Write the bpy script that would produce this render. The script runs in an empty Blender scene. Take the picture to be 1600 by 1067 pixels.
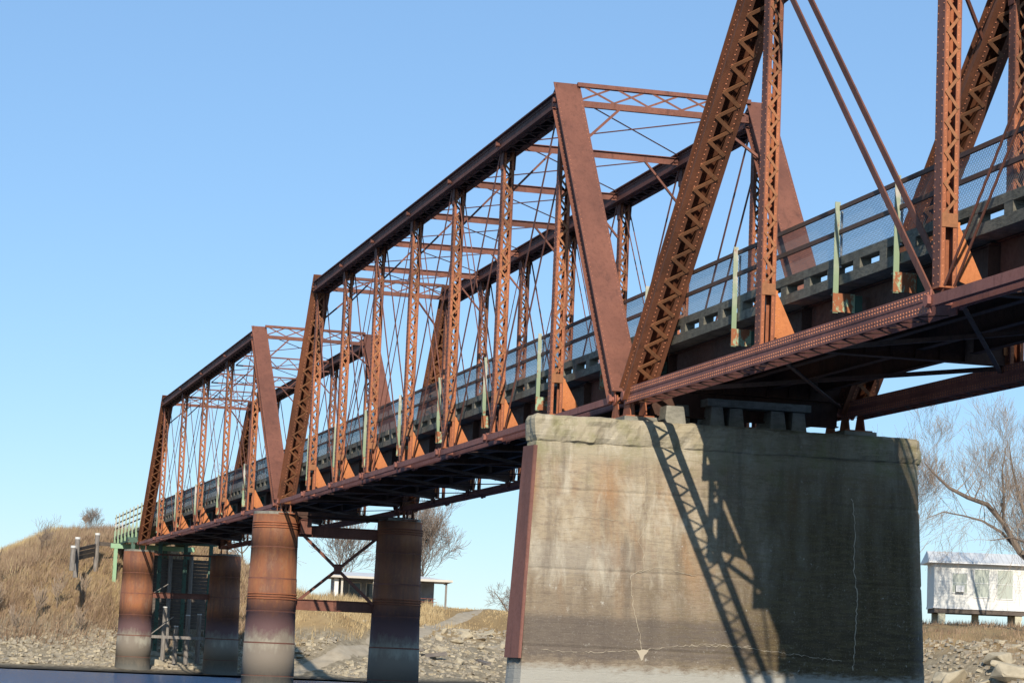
import bpy, math, random
from mathutils import Vector, Matrix, Quaternion, noise
S=bpy.context.scene; COL=S.collection
R=math.radians
# ---------------------------------------------------------------- camera, sky, sun, exposure
CAM=Vector((-57.616,17.350,-6.328))
YAW,PIT,ROL,FPX=-0.24595,0.12665,0.042507,3858.5
fw=Vector((math.cos(PIT)*math.cos(YAW),math.cos(PIT)*math.sin(YAW),math.sin(PIT)))
rt=Vector((math.sin(YAW),-math.cos(YAW),0)); up=rt.cross(fw)
r2=rt*math.cos(ROL)+up*math.sin(ROL); u2=-rt*math.sin(ROL)+up*math.cos(ROL)
cd=bpy.data.cameras.new('camera'); cam=bpy.data.objects.new('camera',cd); COL.objects.link(cam)
cam.matrix_world=Matrix(((r2.x,u2.x,-fw.x,CAM.x),(r2.y,u2.y,-fw.y,CAM.y),(r2.z,u2.z,-fw.z,CAM.z),(0,0,0,1)))
cd.sensor_width=36; cd.lens=36*FPX/1600; cd.clip_start=.5; cd.clip_end=9000
S.camera=cam
LS=Vector((1,-.225,-.515)).normalized()          # travel direction of the sunlight
EL=math.asin(-LS.z); AZ=math.atan2(-LS.x,-LS.y)
w=bpy.data.worlds.new('World'); S.world=w; w.use_nodes=True
nt=w.node_tree; nt.nodes.clear()
sky=nt.nodes.new('ShaderNodeTexSky'); sky.sky_type='NISHITA'; sky.sun_disc=False
sky.sun_elevation=EL; sky.sun_rotation=AZ; sky.air_density=1.0; sky.dust_density=.05; sky.ozone_density=3.0; sky.altitude=200
bg=nt.nodes.new('ShaderNodeBackground'); bg.inputs[1].default_value=.105
wo=nt.nodes.new('ShaderNodeOutputWorld'); tint=nt.nodes.new('ShaderNodeMix'); tint.data_type='RGBA'; tint.blend_type='MULTIPLY'
tint.inputs[0].default_value=1; tint.inputs[7].default_value=(.95,1.07,1.20,1); nt.links.new(sky.outputs[0],tint.inputs[6]); flat_sky=nt.nodes.new('ShaderNodeMix'); flat_sky.data_type='RGBA'   # constant blue mixed in to even out the sky gradient
flat_sky.inputs[0].default_value=.35; flat_sky.inputs[7].default_value=(3.3,5.9,9.3,1); nt.links.new(tint.outputs[2],flat_sky.inputs[6]); nt.links.new(flat_sky.outputs[2],bg.inputs[0]); nt.links.new(bg.outputs[0],wo.inputs[0])
sd=bpy.data.lights.new('sun','SUN'); sd.energy=4.9; sd.angle=R(.5); sd.color=(1,.93,.82)
so=bpy.data.objects.new('sun',sd); COL.objects.link(so); so.rotation_euler=LS.to_track_quat('-Z','Y').to_euler()
S.view_settings.view_transform='Standard'; S.view_settings.look='None'; S.view_settings.gamma=1; S.view_settings.exposure=.0
S.render.engine='CYCLES'
rnd=random.Random(7)
# ---------------------------------------------------------------- materials
class NT:
    def __init__(s,name,rough=.8,metal=0,spec=.3):
        s.m=bpy.data.materials.new(name); s.m.use_nodes=True; s.t=s.m.node_tree; s.t.nodes.clear()
        s.o=s.n('ShaderNodeOutputMaterial'); s.b=s.n('ShaderNodeBsdfPrincipled'); s.l(s.b.outputs[0],s.o.inputs[0])
        s.b.inputs['Roughness'].default_value=rough; s.b.inputs['Metallic'].default_value=metal
        s.b.inputs['Specular IOR Level'].default_value=spec
        s.tc=s.n('ShaderNodeTexCoord')
    def n(s,t): return s.t.nodes.new(t)
    def l(s,a,b): s.t.links.new(a,b)
    def map(s,scale=(1,1,1),loc=(0,0,0),src=None):
        m=s.n('ShaderNodeMapping'); m.inputs['Scale'].default_value=scale; m.inputs['Location'].default_value=loc
        s.l(src or s.tc.outputs['Object'],m.inputs[0]); return m.outputs[0]
    def noise(s,scale,vec=None,detail=5,rough=.6,dist=0):
        n=s.n('ShaderNodeTexNoise'); n.inputs['Scale'].default_value=scale; n.inputs['Detail'].default_value=detail
        n.inputs['Roughness'].default_value=rough; n.inputs['Distortion'].default_value=dist
        s.l(vec or s.tc.outputs['Object'],n.inputs['Vector']); return n.outputs['Fac']
    def ramp(s,fac,stops):
        r=s.n('ShaderNodeValToRGB'); e=r.color_ramp.elements
        while len(e)<len(stops): e.new(.5)
        for k,(p,c) in enumerate(stops):
            e[k].position=p; e[k].color=(c,c,c,1) if not isinstance(c,tuple) else (*c,1)
        s.l(fac,r.inputs[0]); return r.outputs[0]
    def mix(s,fac,a,b,mode='MIX'):
        m=s.n('ShaderNodeMix'); m.data_type='RGBA'; m.blend_type=mode
        for v,i in((fac,0),(a,6),(b,7)):
            if hasattr(v,'links'): s.l(v,m.inputs[i])
            elif i==0: m.inputs[0].default_value=v
            else: m.inputs[i].default_value=(*v,1)
        return m.outputs[2]
    def math(s,op,a,b=0.):
        m=s.n('ShaderNodeMath'); m.operation=op
        for k,v in enumerate((a,b)):
            if hasattr(v,'links'): s.l(v,m.inputs[k])
            else: m.inputs[k].default_value=v
        return m.outputs[0]
    def sep(s,src=None):
        n=s.n('ShaderNodeSeparateXYZ'); s.l(src or s.tc.outputs['Object'],n.inputs[0]); return n.outputs
    def range(s,v,a,b):
        m=s.n('ShaderNodeMapRange'); m.inputs[1].default_value=a; m.inputs[2].default_value=b; s.l(v,m.inputs[0]); return m.outputs[0]
    def col(s,c):
        if hasattr(c,'links'): s.l(c,s.b.inputs['Base Color'])
        else: s.b.inputs['Base Color'].default_value=(*c,1)
        return s
    def bump(s,h,st=.3,d=.02):
        b=s.n('ShaderNodeBump'); b.inputs['Strength'].default_value=st; b.inputs['Distance'].default_value=d
        s.l(h,b.inputs['Height']); s.l(b.outputs[0],s.b.inputs['Normal']); return s
def rust(name,a,b,c,rough=.78,streak=.5):
    t=NT(name,rough,0,.35)
    n1=t.noise(.9,t.map((1,1,.35)),6,.65,.4); n2=t.noise(9,None,6,.7); n3=t.noise(38,None,3,.7)
    base=t.mix(t.ramp(n1,[(.36,0),(.64,1)]),a,b)
    base=t.mix(t.ramp(n2,[(.5,0),(.72,streak)]),base,c)
    base=t.mix(t.ramp(n3,[(.3,.0),(.8,.3)]),base,tuple(min(1,x*1.6+.02) for x in a))
    n4=t.noise(.30,t.map((1,1,.8),(3,5,7)),4,.6,.5); n5=t.noise(3.0,t.map((1.6,1.6,.22),(2,0,1)),5,.7)
    base=t.mix(t.ramp(n4,[(.47,0),(.63,.6)]),base,tuple(x*.9 for x in c)); base=t.mix(t.ramp(n5,[(.54,0),(.70,.6)]),base,c)
    t.col(base); t.bump(n2,.35,.01); t.l(t.ramp(n2,[(.3,rough-.15),(.7,rough+.1)]),t.b.inputs['Roughness']); return t.m
M={}
M['rust']=rust('rusty_red_steel',(.41,.138,.056),(.28,.086,.039),(.13,.050,.029))
M['web']=rust('dull_brown_web_steel',(.235,.090,.056),(.17,.065,.042),(.09,.038,.027))  # darker, greyer brown for post webs, rods and struts
M['rust2']=rust('dull_brown_steel',(.215,.082,.050),(.16,.060,.038),(.09,.038,.026))
M['laced']=rust('weathered_end_post_steel',(.31,.110,.050),(.20,.075,.036),(.09,.042,.024))
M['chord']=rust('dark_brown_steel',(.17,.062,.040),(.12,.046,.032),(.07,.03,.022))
M['lacing']=rust('weathered_lacing_steel',(.38,.150,.060),(.25,.108,.048),(.13,.066,.034))
M['eyebar']=rust('eyebar_steel',(.33,.125,.088),(.26,.098,.07),(.15,.060,.045))
M['nosing']=rust('nosing_plate_steel',(.24,.10,.07),(.18,.075,.055),(.11,.05,.04))
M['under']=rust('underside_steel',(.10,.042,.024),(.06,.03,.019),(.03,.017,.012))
M['rivet']=rust('rivet_steel',(.66,.26,.13),(.54,.18,.08),(.3,.10,.05))
M['orange']=rust('bright_rust_plate',(.58,.21,.07),(.45,.14,.05),(.25,.08,.03))
def peel(name,paint,rustc,white,thr=.5):
    t=NT(name,.7); n=t.noise(5,t.map((1,1,.6)),7,.7); n2=t.noise(2.2,t.map((1,1,1),(3,1,4)),4,.6); z=t.sep()[2]
    c=t.mix(t.ramp(n,[(thr,0),(thr+.06,1)]),paint,rustc)
    up_=t.math('MULTIPLY',t.range(z,1.3,2.2),t.ramp(n2,[(.38,1),(.52,.25)]))
    c=t.mix(up_,c,white); t.col(c).bump(n,.4,.006); return t.m
M['postpaint']=peel('peeling_green_post_paint',(.27,.34,.20),(.28,.10,.045),(.58,.50,.43),.60)
M['platepaint']=peel('rusted_green_plate',(.36,.46,.28),(.34,.12,.05),(.34,.12,.05),.44)
M['green']=peel('pale_green_steel',(.30,.46,.27),(.24,.14,.07),(.36,.48,.31),.66)
M['darkgreen']=peel('dark_shaded_green_steel',(.08,.14,.10),(.07,.04,.025),(.07,.11,.08),.55)  # dark green; on the approach piles its darkness stands in for shade
M['rail']=rust('brown_rail',(.11,.06,.045),(.07,.045,.036),(.17,.10,.06))
M['silver']=NT('galvanised_post',.5,.4).col((.5,.52,.53)).m
M['wire']=NT('galvanised_wire',.55,.3).col((.11,.12,.13)).m
def concrete(name,light,mid,dark,z0=None,pier=False):
    t=NT(name,.9,0,.2)
    P=t.sep()
    n1=t.noise(.55,t.map((1,1,1)),6,.62,.6); n2=t.noise(4.5,t.map((1,1,3.2)),7,.68); n3=t.noise(26,None,4,.7)
    st=t.noise(2.6,t.map((1,1,.12),(4,2,0)),5,.6); sp=t.noise(7,t.map((1,1,.9),(9,3,1)),6,.75)
    c=t.mix(t.ramp(n1,[(.34,0),(.66,1)]),light,mid)
    c=t.mix(t.ramp(st,[(.48,0),(.72,.75)]),c,tuple(x*.62 for x in mid))
    c=t.mix(t.ramp(n2,[(.45,0),(.68,.7)]),c,dark)
    if pier:
        # mottled dark band low down, chalky tide band over the water, black stain on the right half with the bridge's shade painted in, rust runs, lime spots
        zn=t.math('ADD',P[2],t.math('MULTIPLY',t.math('SUBTRACT',n2,.5),.55))
        low=t.math('MULTIPLY',t.range(zn,-3.3,-4.6),.42); c=t.mix(low,c,(.125,.088,.062))
        low2=t.math('MULTIPLY',t.math('MULTIPLY',t.range(zn,-5.25,-5.4),t.range(zn,-6.45,-6.2)),.6); c=t.mix(low2,c,(.085,.07,.065))
        lt=t.math('MULTIPLY',t.math('MULTIPLY',t.range(zn,-3.55,-3.7),t.range(zn,-4.5,-4.2)),.45); c=t.mix(t.math('MULTIPLY',lt,t.range(P[1],-.8,.6)),c,(.36,.32,.26))
        rr=t.math('MULTIPLY',t.ramp(t.noise(1.1,t.map((1,1,.22),(1,7,2)),4,.6,.3),[(.5,0),(.68,.75)]),t.math('MULTIPLY',t.range(zn,-5.6,-3.6),t.range(zn,-1.2,-2.4)))
        c=t.mix(rr,c,(.36,.19,.085))
        cap=t.math('MULTIPLY',t.range(zn,-1.75,-1.45),.75); c=t.mix(cap,c,(.43,.37,.25))
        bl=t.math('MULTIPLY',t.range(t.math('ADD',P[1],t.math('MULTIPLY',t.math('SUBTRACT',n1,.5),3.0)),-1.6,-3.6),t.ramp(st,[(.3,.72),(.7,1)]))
        pale=t.ramp(t.noise(1.7,t.map((1,1,.42),(6,3,8)),6,.7,.4),[(.50,0),(.66,.62)]); c=t.mix(t.math('MULTIPLY',pale,t.range(zn,-5.2,-4.6)),c,(.56,.49,.37))
        dk=t.ramp(t.noise(1.3,t.map((1,1,.16),(2,6,4)),5,.65,.2),[(.54,0),(.66,.6)]); c=t.mix(t.math('MULTIPLY',dk,t.range(zn,-6.2,-5.5)),c,(.15,.115,.085))
        c=t.mix(t.math('MULTIPLY',t.math('MULTIPLY',bl,t.range(P[1],-7.15,-6.75)),t.range(zn,.6,-3.2)),c,(.070,.046,.020)); wv=t.math('MULTIPLY',t.ramp(t.noise(2.0,t.map((1,.9,5.5),(2,2,2)),6,.75,.2),[(.45,0),(.62,.55)]),t.range(P[1],1.,-3)); c=t.mix(wv,c,(.175,.13,.06))  # dark stain with shade painted in, fading out at the sunlit right end
        tide=t.math('MULTIPLY',t.range(zn,-6.4,-6.6),.8); c=t.mix(tide,c,(.42,.40,.34))
        tide2=t.math('MULTIPLY',t.range(zn,-7.6,-8.0),.8); c=t.mix(tide2,c,(.08,.075,.06))
        ls=t.math('MULTIPLY',t.ramp(sp,[(.62,0),(.70,.8)]),t.ramp(t.noise(.8,t.map((1,1,1),(5,5,5)),3,.5),[(.42,0),(.6,1)]))
        c=t.mix(ls,c,(.58,.54,.46))
        gm=t.math('MULTIPLY',t.ramp(t.noise(1.6,t.map((1,1,1),(8,1,3)),4,.6),[(.52,0),(.7,.6)]),t.range(zn,-2.6,-1.2)); c=t.mix(gm,c,(.20,.19,.07))
    c=t.mix(t.ramp(n3,[(.55,0),(.8,.35)]),c,(.52,.48,.4) if pier else tuple(x*.5 for x in dark))
    if pier:
        lift=t.math('PINGPONG',t.math('ADD',P[2],t.math('MULTIPLY',n1,.02)),.11); n2=t.math('ADD',n2,t.math('MULTIPLY',t.ramp(t.math('MULTIPLY',lift,9.),[(.0,1),(.12,0)]),-.2))
    t.col(c)
    h=t.math('ADD',t.math('MULTIPLY',n2,1.0),t.math('MULTIPLY',n3,.35)); t.bump(h,.6,.035); return t.m
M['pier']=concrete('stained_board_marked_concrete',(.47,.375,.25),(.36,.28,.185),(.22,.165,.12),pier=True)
M['slab']=concrete('weathered_deck_concrete',(.25,.225,.17),(.16,.145,.11),(.07,.064,.05))
M['pedestal']=concrete('pale_concrete',(.33,.31,.25),(.27,.25,.20),(.15,.14,.11))
M['lime']=NT('pale_crack_filling',.9).col((.47,.39,.28)).m
t=NT('iron_cylinder_skin',.75,0,.35); P=t.sep(); n1=t.noise(1.1,t.map((1,1,.18)),6,.65,.3); n2=t.noise(6,t.map((1,1,.6)),6,.7)
zn=t.math('ADD',P[2],t.math('MULTIPLY',t.math('SUBTRACT',n2,.5),.9))
c=t.mix(t.ramp(n1,[(.35,0),(.65,1)]),(.34,.125,.05),(.17,.072,.045)); c=t.mix(t.ramp(n2,[(.52,0),(.75,.6)]),c,(.36,.17,.06))
c=t.mix(t.ramp(t.noise(2.2,t.map((1,1,.1),(4,1,2)),5,.7),[(.5,0),(.66,.65)]),c,(.13,.065,.045)); c=t.mix(t.ramp(t.noise(1.6,t.map((1,1,.5),(1,4,2)),6,.75),[(.55,0),(.68,.5)]),c,(.30,.17,.10)); zn=t.math('ADD',zn,t.math('MULTIPLY',t.math('SUBTRACT',n1,.5),1.2)); c=t.mix(t.range(zn,-4.2,-5.0),c,(.13,.07,.065)); c=t.mix(t.math('MULTIPLY',t.range(zn,-5.55,-6.0),.9),c,(.23,.19,.14))
c=t.mix(t.math('MULTIPLY',t.math('MULTIPLY',t.range(zn,-5.9,-6.1),t.range(zn,-6.6,-6.3)),t.ramp(n1,[(.4,0),(.6,.8)])),c,(.36,.32,.24))
c=t.mix(t.math('MULTIPLY',t.range(zn,-7.5,-8.0),.75),c,(.10,.10,.085)); t.col(c); t.bump(n2,.4,.02); M['iron']=t.m
def plain(name,a,b,scale=3,rough=.85,bs=.3,stretch=(1,1,1)):
    t=NT(name,rough,0,.25); n=t.noise(scale,t.map(stretch),6,.65); t.col(t.mix(t.ramp(n,[(.35,0),(.65,1)]),a,b)); t.bump(n,bs,.02); return t.m
M['wood']=plain('grey_timber',(.30,.27,.23),(.17,.14,.12),4,.9,.4,(4,4,.5))
M['darkwood']=plain('dark_timber',(.17,.135,.11),(.10,.08,.065),4,.9,.4,(.5,.5,4))
M['whitepaint']=plain('chalky_white_paint',(.78,.77,.72),(.66,.64,.58),6)
M['creamblock']=plain('cream_block',(.62,.58,.42),(.48,.44,.32),6)
M['siding']=plain('white_siding',(.80,.77,.69),(.74,.71,.63),2,.6,.05)
M['tinroof']=plain('pale_metal_roof',(.78,.76,.71),(.68,.66,.62),2,.45,.05)
M['greywall']=plain('grey_blue_wall',(.36,.38,.41),(.28,.30,.33),2,.7,.05)
M['fascia']=plain('beige_fascia',(.66,.60,.50),(.58,.52,.43),2)
M['curtain']=plain('pale_curtain',(.50,.52,.42),(.40,.42,.36),8,.6,.1,(1,6,.3))
M['glass']=NT('dark_glass',.12,0,.6).col((.02,.025,.03)).m
M['redpaint']=plain('faded_red_paint',(.42,.07,.05),(.30,.05,.04),5)
M['redwood']=plain('red_brown_wood',(.34,.12,.08),(.24,.09,.07),5)
M['bark']=plain('grey_brown_bark',(.25,.19,.135),(.15,.11,.085),6,.9,.5,(1,1,.3))
M['twig']=plain('grey_brown_twigs',(.27,.21,.165),(.19,.145,.115),3)
M['twiglight']=plain('pale_twigs',(.34,.26,.19),(.24,.18,.13),3)
M['farwood']=plain('far_bare_wood',(.19,.155,.15),(.14,.115,.115),.2)
M['signtan']=plain('sign_back',(.36,.29,.21),(.30,.25,.2),8)
def varied(name,cols,scale,rough=.9):
    t=NT(name,rough,0,.15); n=t.noise(scale,None,5,.6); t.col(t.ramp(n,[(.30+.4*i/(len(cols)-1),c) for i,c in enumerate(cols)])); return t.m
M['grass']=varied('dry_tan_grass',[(.30,.20,.10),(.46,.34,.18),(.58,.45,.25)],.5)
M['brush']=varied('brown_brush',[(.19,.125,.08),(.32,.215,.135),(.45,.33,.21)],.8)
M['rock']=plain('limestone_riprap',(.50,.42,.29),(.36,.30,.205),2.2,.9,.6)
M['rockgrey']=plain('grey_riprap',(.38,.325,.24),(.26,.22,.165),2.2,.9,.6)
M['rockdark']=plain('dark_slab_stone',(.13,.11,.10),(.2,.17,.14),2,.9,.5)
M['road']=plain('gravel_ramp',(.46,.38,.27),(.36,.29,.20),1.1)
# terrain: shore gravel below, soil and dry turf above
t=NT('bank_ground',.95,0,.15); P=t.sep(); n1=t.noise(.25,None,6,.65); n2=t.noise(2.2,None,6,.7); n3=t.noise(.06,None,4,.6)
soil=t.mix(t.ramp(n2,[(.4,0),(.6,1)]),(.22,.175,.115),(.36,.295,.20)); turf=t.mix(t.ramp(n1,[(.35,0),(.65,1)]),(.30,.20,.095),(.39,.27,.135))
turf=t.mix(t.ramp(n2,[(.5,0),(.75,.5)]),turf,(.2,.13,.075)); zz=t.math('ADD',P[2],t.math('MULTIPLY',t.math('SUBTRACT',n1,.5),2.5))
c=t.mix(t.range(zz,-5.4,-4.5),soil,turf); c=t.mix(t.range(t.math('ADD',P[2],t.math('MULTIPLY',t.math('SUBTRACT',n2,.5),.35)),-8.2,-8.36),c,(.07,.06,.045)); t.col(c); t.bump(n2,.8,.12); M['ground']=t.m
t=NT('river_water',.16,0,.5); n1=t.noise(1.2,t.map((1,.45,1)),4,.6,.5); n2=t.noise(5,t.map((1,.5,1)),3,.6); t.col((.05,.12,.26)); t.b.inputs['IOR'].default_value=1.12
t.bump(t.math('ADD',n1,t.math('MULTIPLY',n2,.5)),1.0,1.6); M['water']=t.m
# ---------------------------------------------------------------- mesh helper
class MB:
    def __init__(s): s.v=[]; s.f=[]; s.mi=[]; s.cur=0
    def quadbox(s,c8):
        b=len(s.v); s.v+=[tuple(p) for p in c8]
        for f in ((0,3,2,1),(4,5,6,7),(0,1,5,4),(1,2,6,5),(2,3,7,6),(3,0,4,7)): s.f.append(tuple(b+i for i in f)); s.mi.append(s.cur)
    def box(s,x0,x1,y0,y1,z0,z1):
        s.quadbox([(x0,y0,z0),(x1,y0,z0),(x1,y1,z0),(x0,y1,z0),(x0,y0,z1),(x1,y0,z1),(x1,y1,z1),(x0,y1,z1)])
    def bar(s,a,b,u,w,h,off=(0,0,0)):
        """bar from a to b; w = width along u, h = thickness across"""
        a=Vector(a)+Vector(off); b=Vector(b)+Vector(off); d=(b-a).normalized(); u=Vector(u); u=(u-d*u.dot(d)).normalized(); n=d.cross(u)
        U=u*w/2; N=n*h/2
        s.quadbox([a-U-N,a+U-N,a+U+N,a-U+N,b-U-N,b+U-N,b+U+N,b-U+N])
    def tube(s,pts,rs,n=6,cap=True):
        pts=[Vector(p) for p in pts]; k=len(pts); base=len(s.v)
        if not hasattr(rs,'__len__'): rs=[rs]*k
        ref=None
        for i,p in enumerate(pts):
            d=(pts[min(i+1,k-1)]-pts[max(i-1,0)]).normalized()
            a=Vector((0,0,1)) if abs(d.z)<.9 else Vector((1,0,0))
            if ref is not None: a=ref
            u=(a-d*a.dot(d)).normalized(); ref=u; v=d.cross(u)
            for j in range(n):
                t_=2*math.pi*j/n; s.v.append(tuple(p+(u*math.cos(t_)+v*math.sin(t_))*rs[i]))
        for i in range(k-1):
            for j in range(n):
                s.f.append((base+i*n+j,base+i*n+(j+1)%n,base+(i+1)*n+(j+1)%n,base+(i+1)*n+j)); s.mi.append(s.cur)
        if cap:
            s.f.append(tuple(base+j for j in range(n))[::-1]); s.f.append(tuple(base+(k-1)*n+j for j in range(n))); s.mi+=[s.cur]*2
    def rivet(s,p,n,r=.02):
        p=Vector(p); n=Vector(n).normalized(); a=Vector((0,0,1)) if abs(n.z)<.9 else Vector((1,0,0)); u=(a-n*a.dot(n)).normalized(); v=n.cross(u)
        b=len(s.v)
        for j in range(6):
            t_=math.pi*j/3; s.v.append(tuple(p+(u*math.cos(t_)+v*math.sin(t_))*r))
        s.v.append(tuple(p+n*r*.8))
        for j in range(6): s.f.append((b+j,b+(j+1)%6,b+6)); s.mi.append(s.cur)
    def poly(s,pts,th):
        """flat plate: polygon with thickness vector th"""
        th=Vector(th); k=len(pts); b=len(s.v); s.v+=[tuple(Vector(p)-th/2) for p in pts]+[tuple(Vector(p)+th/2) for p in pts]
        s.f.append(tuple(range(b,b+k))[::-1]); s.f.append(tuple(range(b+k,b+2*k))); s.mi+=[s.cur]*2
        for i in range(k): s.f.append((b+i,b+(i+1)%k,b+k+(i+1)%k,b+k+i)); s.mi.append(s.cur)
    def tri(s,a,b,c):
        k=len(s.v); s.v+=[tuple(a),tuple(b),tuple(c)]; s.f.append((k,k+1,k+2)); s.mi.append(s.cur)
    def mesh(s,name,mats,smooth=False,fix=True):
        me=bpy.data.meshes.new(name); me.from_pydata(s.v,[],s.f)
        mats=mats if isinstance(mats,(list,tuple)) else [mats]
        for m in mats: me.materials.append(M[m])
        if len(mats)>1: me.polygons.foreach_set('material_index',s.mi)
        if fix:
            import bmesh
            bm=bmesh.new(); bm.from_mesh(me); bmesh.ops.recalc_face_normals(bm,faces=bm.faces); bm.to_mesh(me); bm.free()
        if smooth: me.polygons.foreach_set('use_smooth',[True]*len(me.polygons))
        me.update(); return me
    def obj(s,name,mats,parent=None,smooth=False,loc=None,fix=True):
        return link(name,s.mesh(name,mats,smooth,fix),parent,loc)
def link(name,me,parent=None,loc=None):
    o=bpy.data.objects.new(name,me); COL.objects.link(o)
    if parent: o.parent=parent
    if loc is not None: o.location=loc
    return o
def tag(o,label=None,cat=None,group=None,kind=None):
    if label: o['label']=label
    if cat: o['category']=cat
    if group: o['group']=group
    if kind: o['kind']=kind
    return o
def thing(name,label,cat,loc=(0,0,0),rz=0,group=None):
    o=bpy.data.objects.new(name,None); COL.objects.link(o); o.location=loc; o.rotation_euler=(0,0,rz); o.empty_display_size=.3
    return tag(o,label,cat,group)
def dup(root,loc,rz=None,label=None,scale=None,group=None):
    r=root.copy(); COL.objects.link(r); r.location=loc
    if rz is not None: r.rotation_euler=(0,0,rz)
    if scale: r.scale=scale
    if label: r['label']=label
    if group: r['group']=group
    for ch in list(root.children):
        c=ch.copy(); COL.objects.link(c); c.parent=r
        for g in list(ch.children):
            d=g.copy(); COL.objects.link(d); d.parent=c
    return r
# ---------------------------------------------------------------- structural steel
WY=5.6
def zigzag(mb,a,b,u,span,w,h,pitch,off=(0,0,0),double=False,ends=0.):
    """single lacing between two edges span apart (along u)"""
    a=Vector(a); b=Vector(b); d=(b-a); L=d.length; d/=L; u=Vector(u); n=max(2,int(round(L/pitch))); p=L/n; n_=d.cross(u)
    for i in range(n):
        s0=1 if i%2==0 else -1
        o=Vector(off)+n_*(.006 if i%2 else -.006)
        mb.bar(a+d*(i*p-.02)+u*span/2*s0,a+d*((i+1)*p+.02)-u*span/2*s0,d.cross(n_)+d*.0001 if False else u,w,h,o)
def flatbar(mb,a,b,nrm,w,h):
    """flat bar lying in the plane with normal nrm"""
    a=Vector(a); b=Vector(b); d=(b-a).normalized(); u=Vector(nrm).cross(d).normalized(); mb.bar(a,b,u,w,h)
def lace(mb,a,b,u,nrm,span,w=.05,h=.012,pitch=.3):
    a=Vector(a); b=Vector(b); d=b-a; L=d.length; d/=L; u=Vector(u); nrm=Vector(nrm); n=max(2,int(round(L/pitch))); p=L/n
    for i in range(n):
        s0=1 if i%2==0 else -1; o=nrm*(.013*(i%2))
        flatbar(mb,a+d*(i*p-.015)+u*(span/2*s0)+o,a+d*((i+1)*p+.015)-u*(span/2*s0)+o,nrm,w,h)
def box_member(a,b,s,top,w,d,parent,name,mats,cover=True,rsp=.16,riv=True,lpitch=.42,lw=.075,double=False,ext=0.,ownrivets=True):
    """riveted box: two web plates, cover plate on the +top side, lacing on the -top side"""
    a=Vector(a); b=Vector(b); s=Vector(s).normalized(); ax=(b-a).normalized(); top=Vector(top); top=(top-ax*top.dot(ax)).normalized(); L=(b-a).length
    m=MB()
    for sg in(-1,1):
        m.bar(a,b,s,.022,d,s*sg*(w/2-.011))
        for tg in(-1,1):                                             # edge angles standing outside the web
            m.bar(a,b,s,.018,.10,s*sg*(w/2+.009)+top*tg*(d/2-.05))
            m.bar(a,b,s,.075,.016,s*sg*(w/2+.018+.0375)+top*tg*(d/2-.008))
        m.bar(a,b,s,.11,.016,s*sg*(w/2-.075)-top*(d/2+.008))          # inward flange on the open side
    if cover: m.bar(a-ax*0,b+ax*ext,s,w+.19,.02,top*(d/2+.0105))
    o=m.obj(name,mats[0],parent)
    l=MB()
    lace(l,a+ax*.35-top*(d/2+.024),b-ax*.35-top*(d/2+.024),s,-top,w-.10,lw,.014,lpitch)
    if double: lace(l,a+ax*(.35)-top*(d/2+.050),b-ax*(.35)-top*(d/2+.050),-s,-top,w-.10,lw,.014,lpitch)
    for e,q in((a,1),(b,-1)): l.bar(e+ax*q*.02,e+ax*q*.40,s,w,.014,-top*(d/2+.024))
    l.obj('lacing',mats[1],o)
    if riv:
        r=MB(); k=int(L/rsp)
        for i in range(k):
            p=a+ax*(i+.5)*rsp
            for sg in(-1,1):
                r.rivet(p+s*sg*(w/2+.018)+top*(d/2-.055),s*sg); r.rivet(p+s*sg*(w/2+.018)-top*(d/2-.055),s*sg)
                r.rivet(p+s*sg*(w/2-.05)-top*(d/2+.017),-top)
                if cover: r.rivet(p+s*sg*(w/2+.04)+top*(d/2+.02),top,.012)
        r.obj('rivets',mats[2],o)
    return o
def post_mesh(H,z0,plated,wy,dx,lp,side,rsp,lw=.05,gus=True,riv=True):
    """laced post standing at the origin; side=-1: floor beam lies on -y"""
    m=MB(); ls_=[]; r=MB()
    for sg in(-1,1):
        m.cur=1; m.box(-dx/2+.0005,dx/2-.0005,sg*wy/2-.010,sg*wy/2+.010,z0,H); m.cur=0
        for tg in(-1,1):
            y0=sg*(wy/2-.010); y1=sg*(wy/2-.078); m.box(tg*(dx/2-.006)-.009,tg*(dx/2-.006)+.009,min(y0,y1),max(y0,y1),z0,H)
    for tg in(-1,1):
        l=MB(); ls_.append(l); lace(l,(tg*(dx/2+.012),0,plated),(tg*(dx/2+.012),0,H-.25),(0,1,0),(tg,0,0),wy-.07,lw,.012,lp)
        l.bar((tg*(dx/2+.012),0,plated-.22),(tg*(dx/2+.012),0,plated+.02),(0,1,0),wy-.01,.014)
    if gus:
        yi=side*(wy/2+.010); m.cur=2
        m.poly([(0,yi,z0+.2),(0,yi+side*.66,z0-.02),(0,yi+side*.05,plated-.05),(0,yi,plated-.05)],(.014,0,0))
        for tg in(-1,1): m.poly([(tg*.045,yi,z0+.2),(tg*.045,yi+side*.09,z0+.2),(tg*.045,yi+side*.09,plated-.1),(tg*.045,yi,plated-.1)],(.012,0,0))
        m.cur=0; m.box(-dx/2-.06,dx/2+.06,-wy/2-.04,wy/2+.04,z0+.0,z0+.03)
    if riv:
        z=z0+.1
        while z<H:
            for sg in(-1,1):
                for xx in((-.3,.3) if z<plated else (-.36,.36)):
                    r.rivet((xx*dx,sg*(wy/2+.010),z),(0,sg,0),.016)
                r.rivet((-dx/2-.003,sg*(wy/2-.045),z),(-1,0,0),.016)
            if gus and z<plated-.15 and z>z0+.25:
                r.rivet((-.053,side*(wy/2+.06),z),(-1,0,0),.016)
                r.rivet((-.008,side*(wy/2+.15),z),(-1,0,0),.016) if z<plated-.4 else None
            z+=rsp
    return m.mesh('vertical_post',['rust','web','orange']),[l.mesh('lacing','lacing') for l in ls_],(r.mesh('rivets','rivet') if riv else None)
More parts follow.
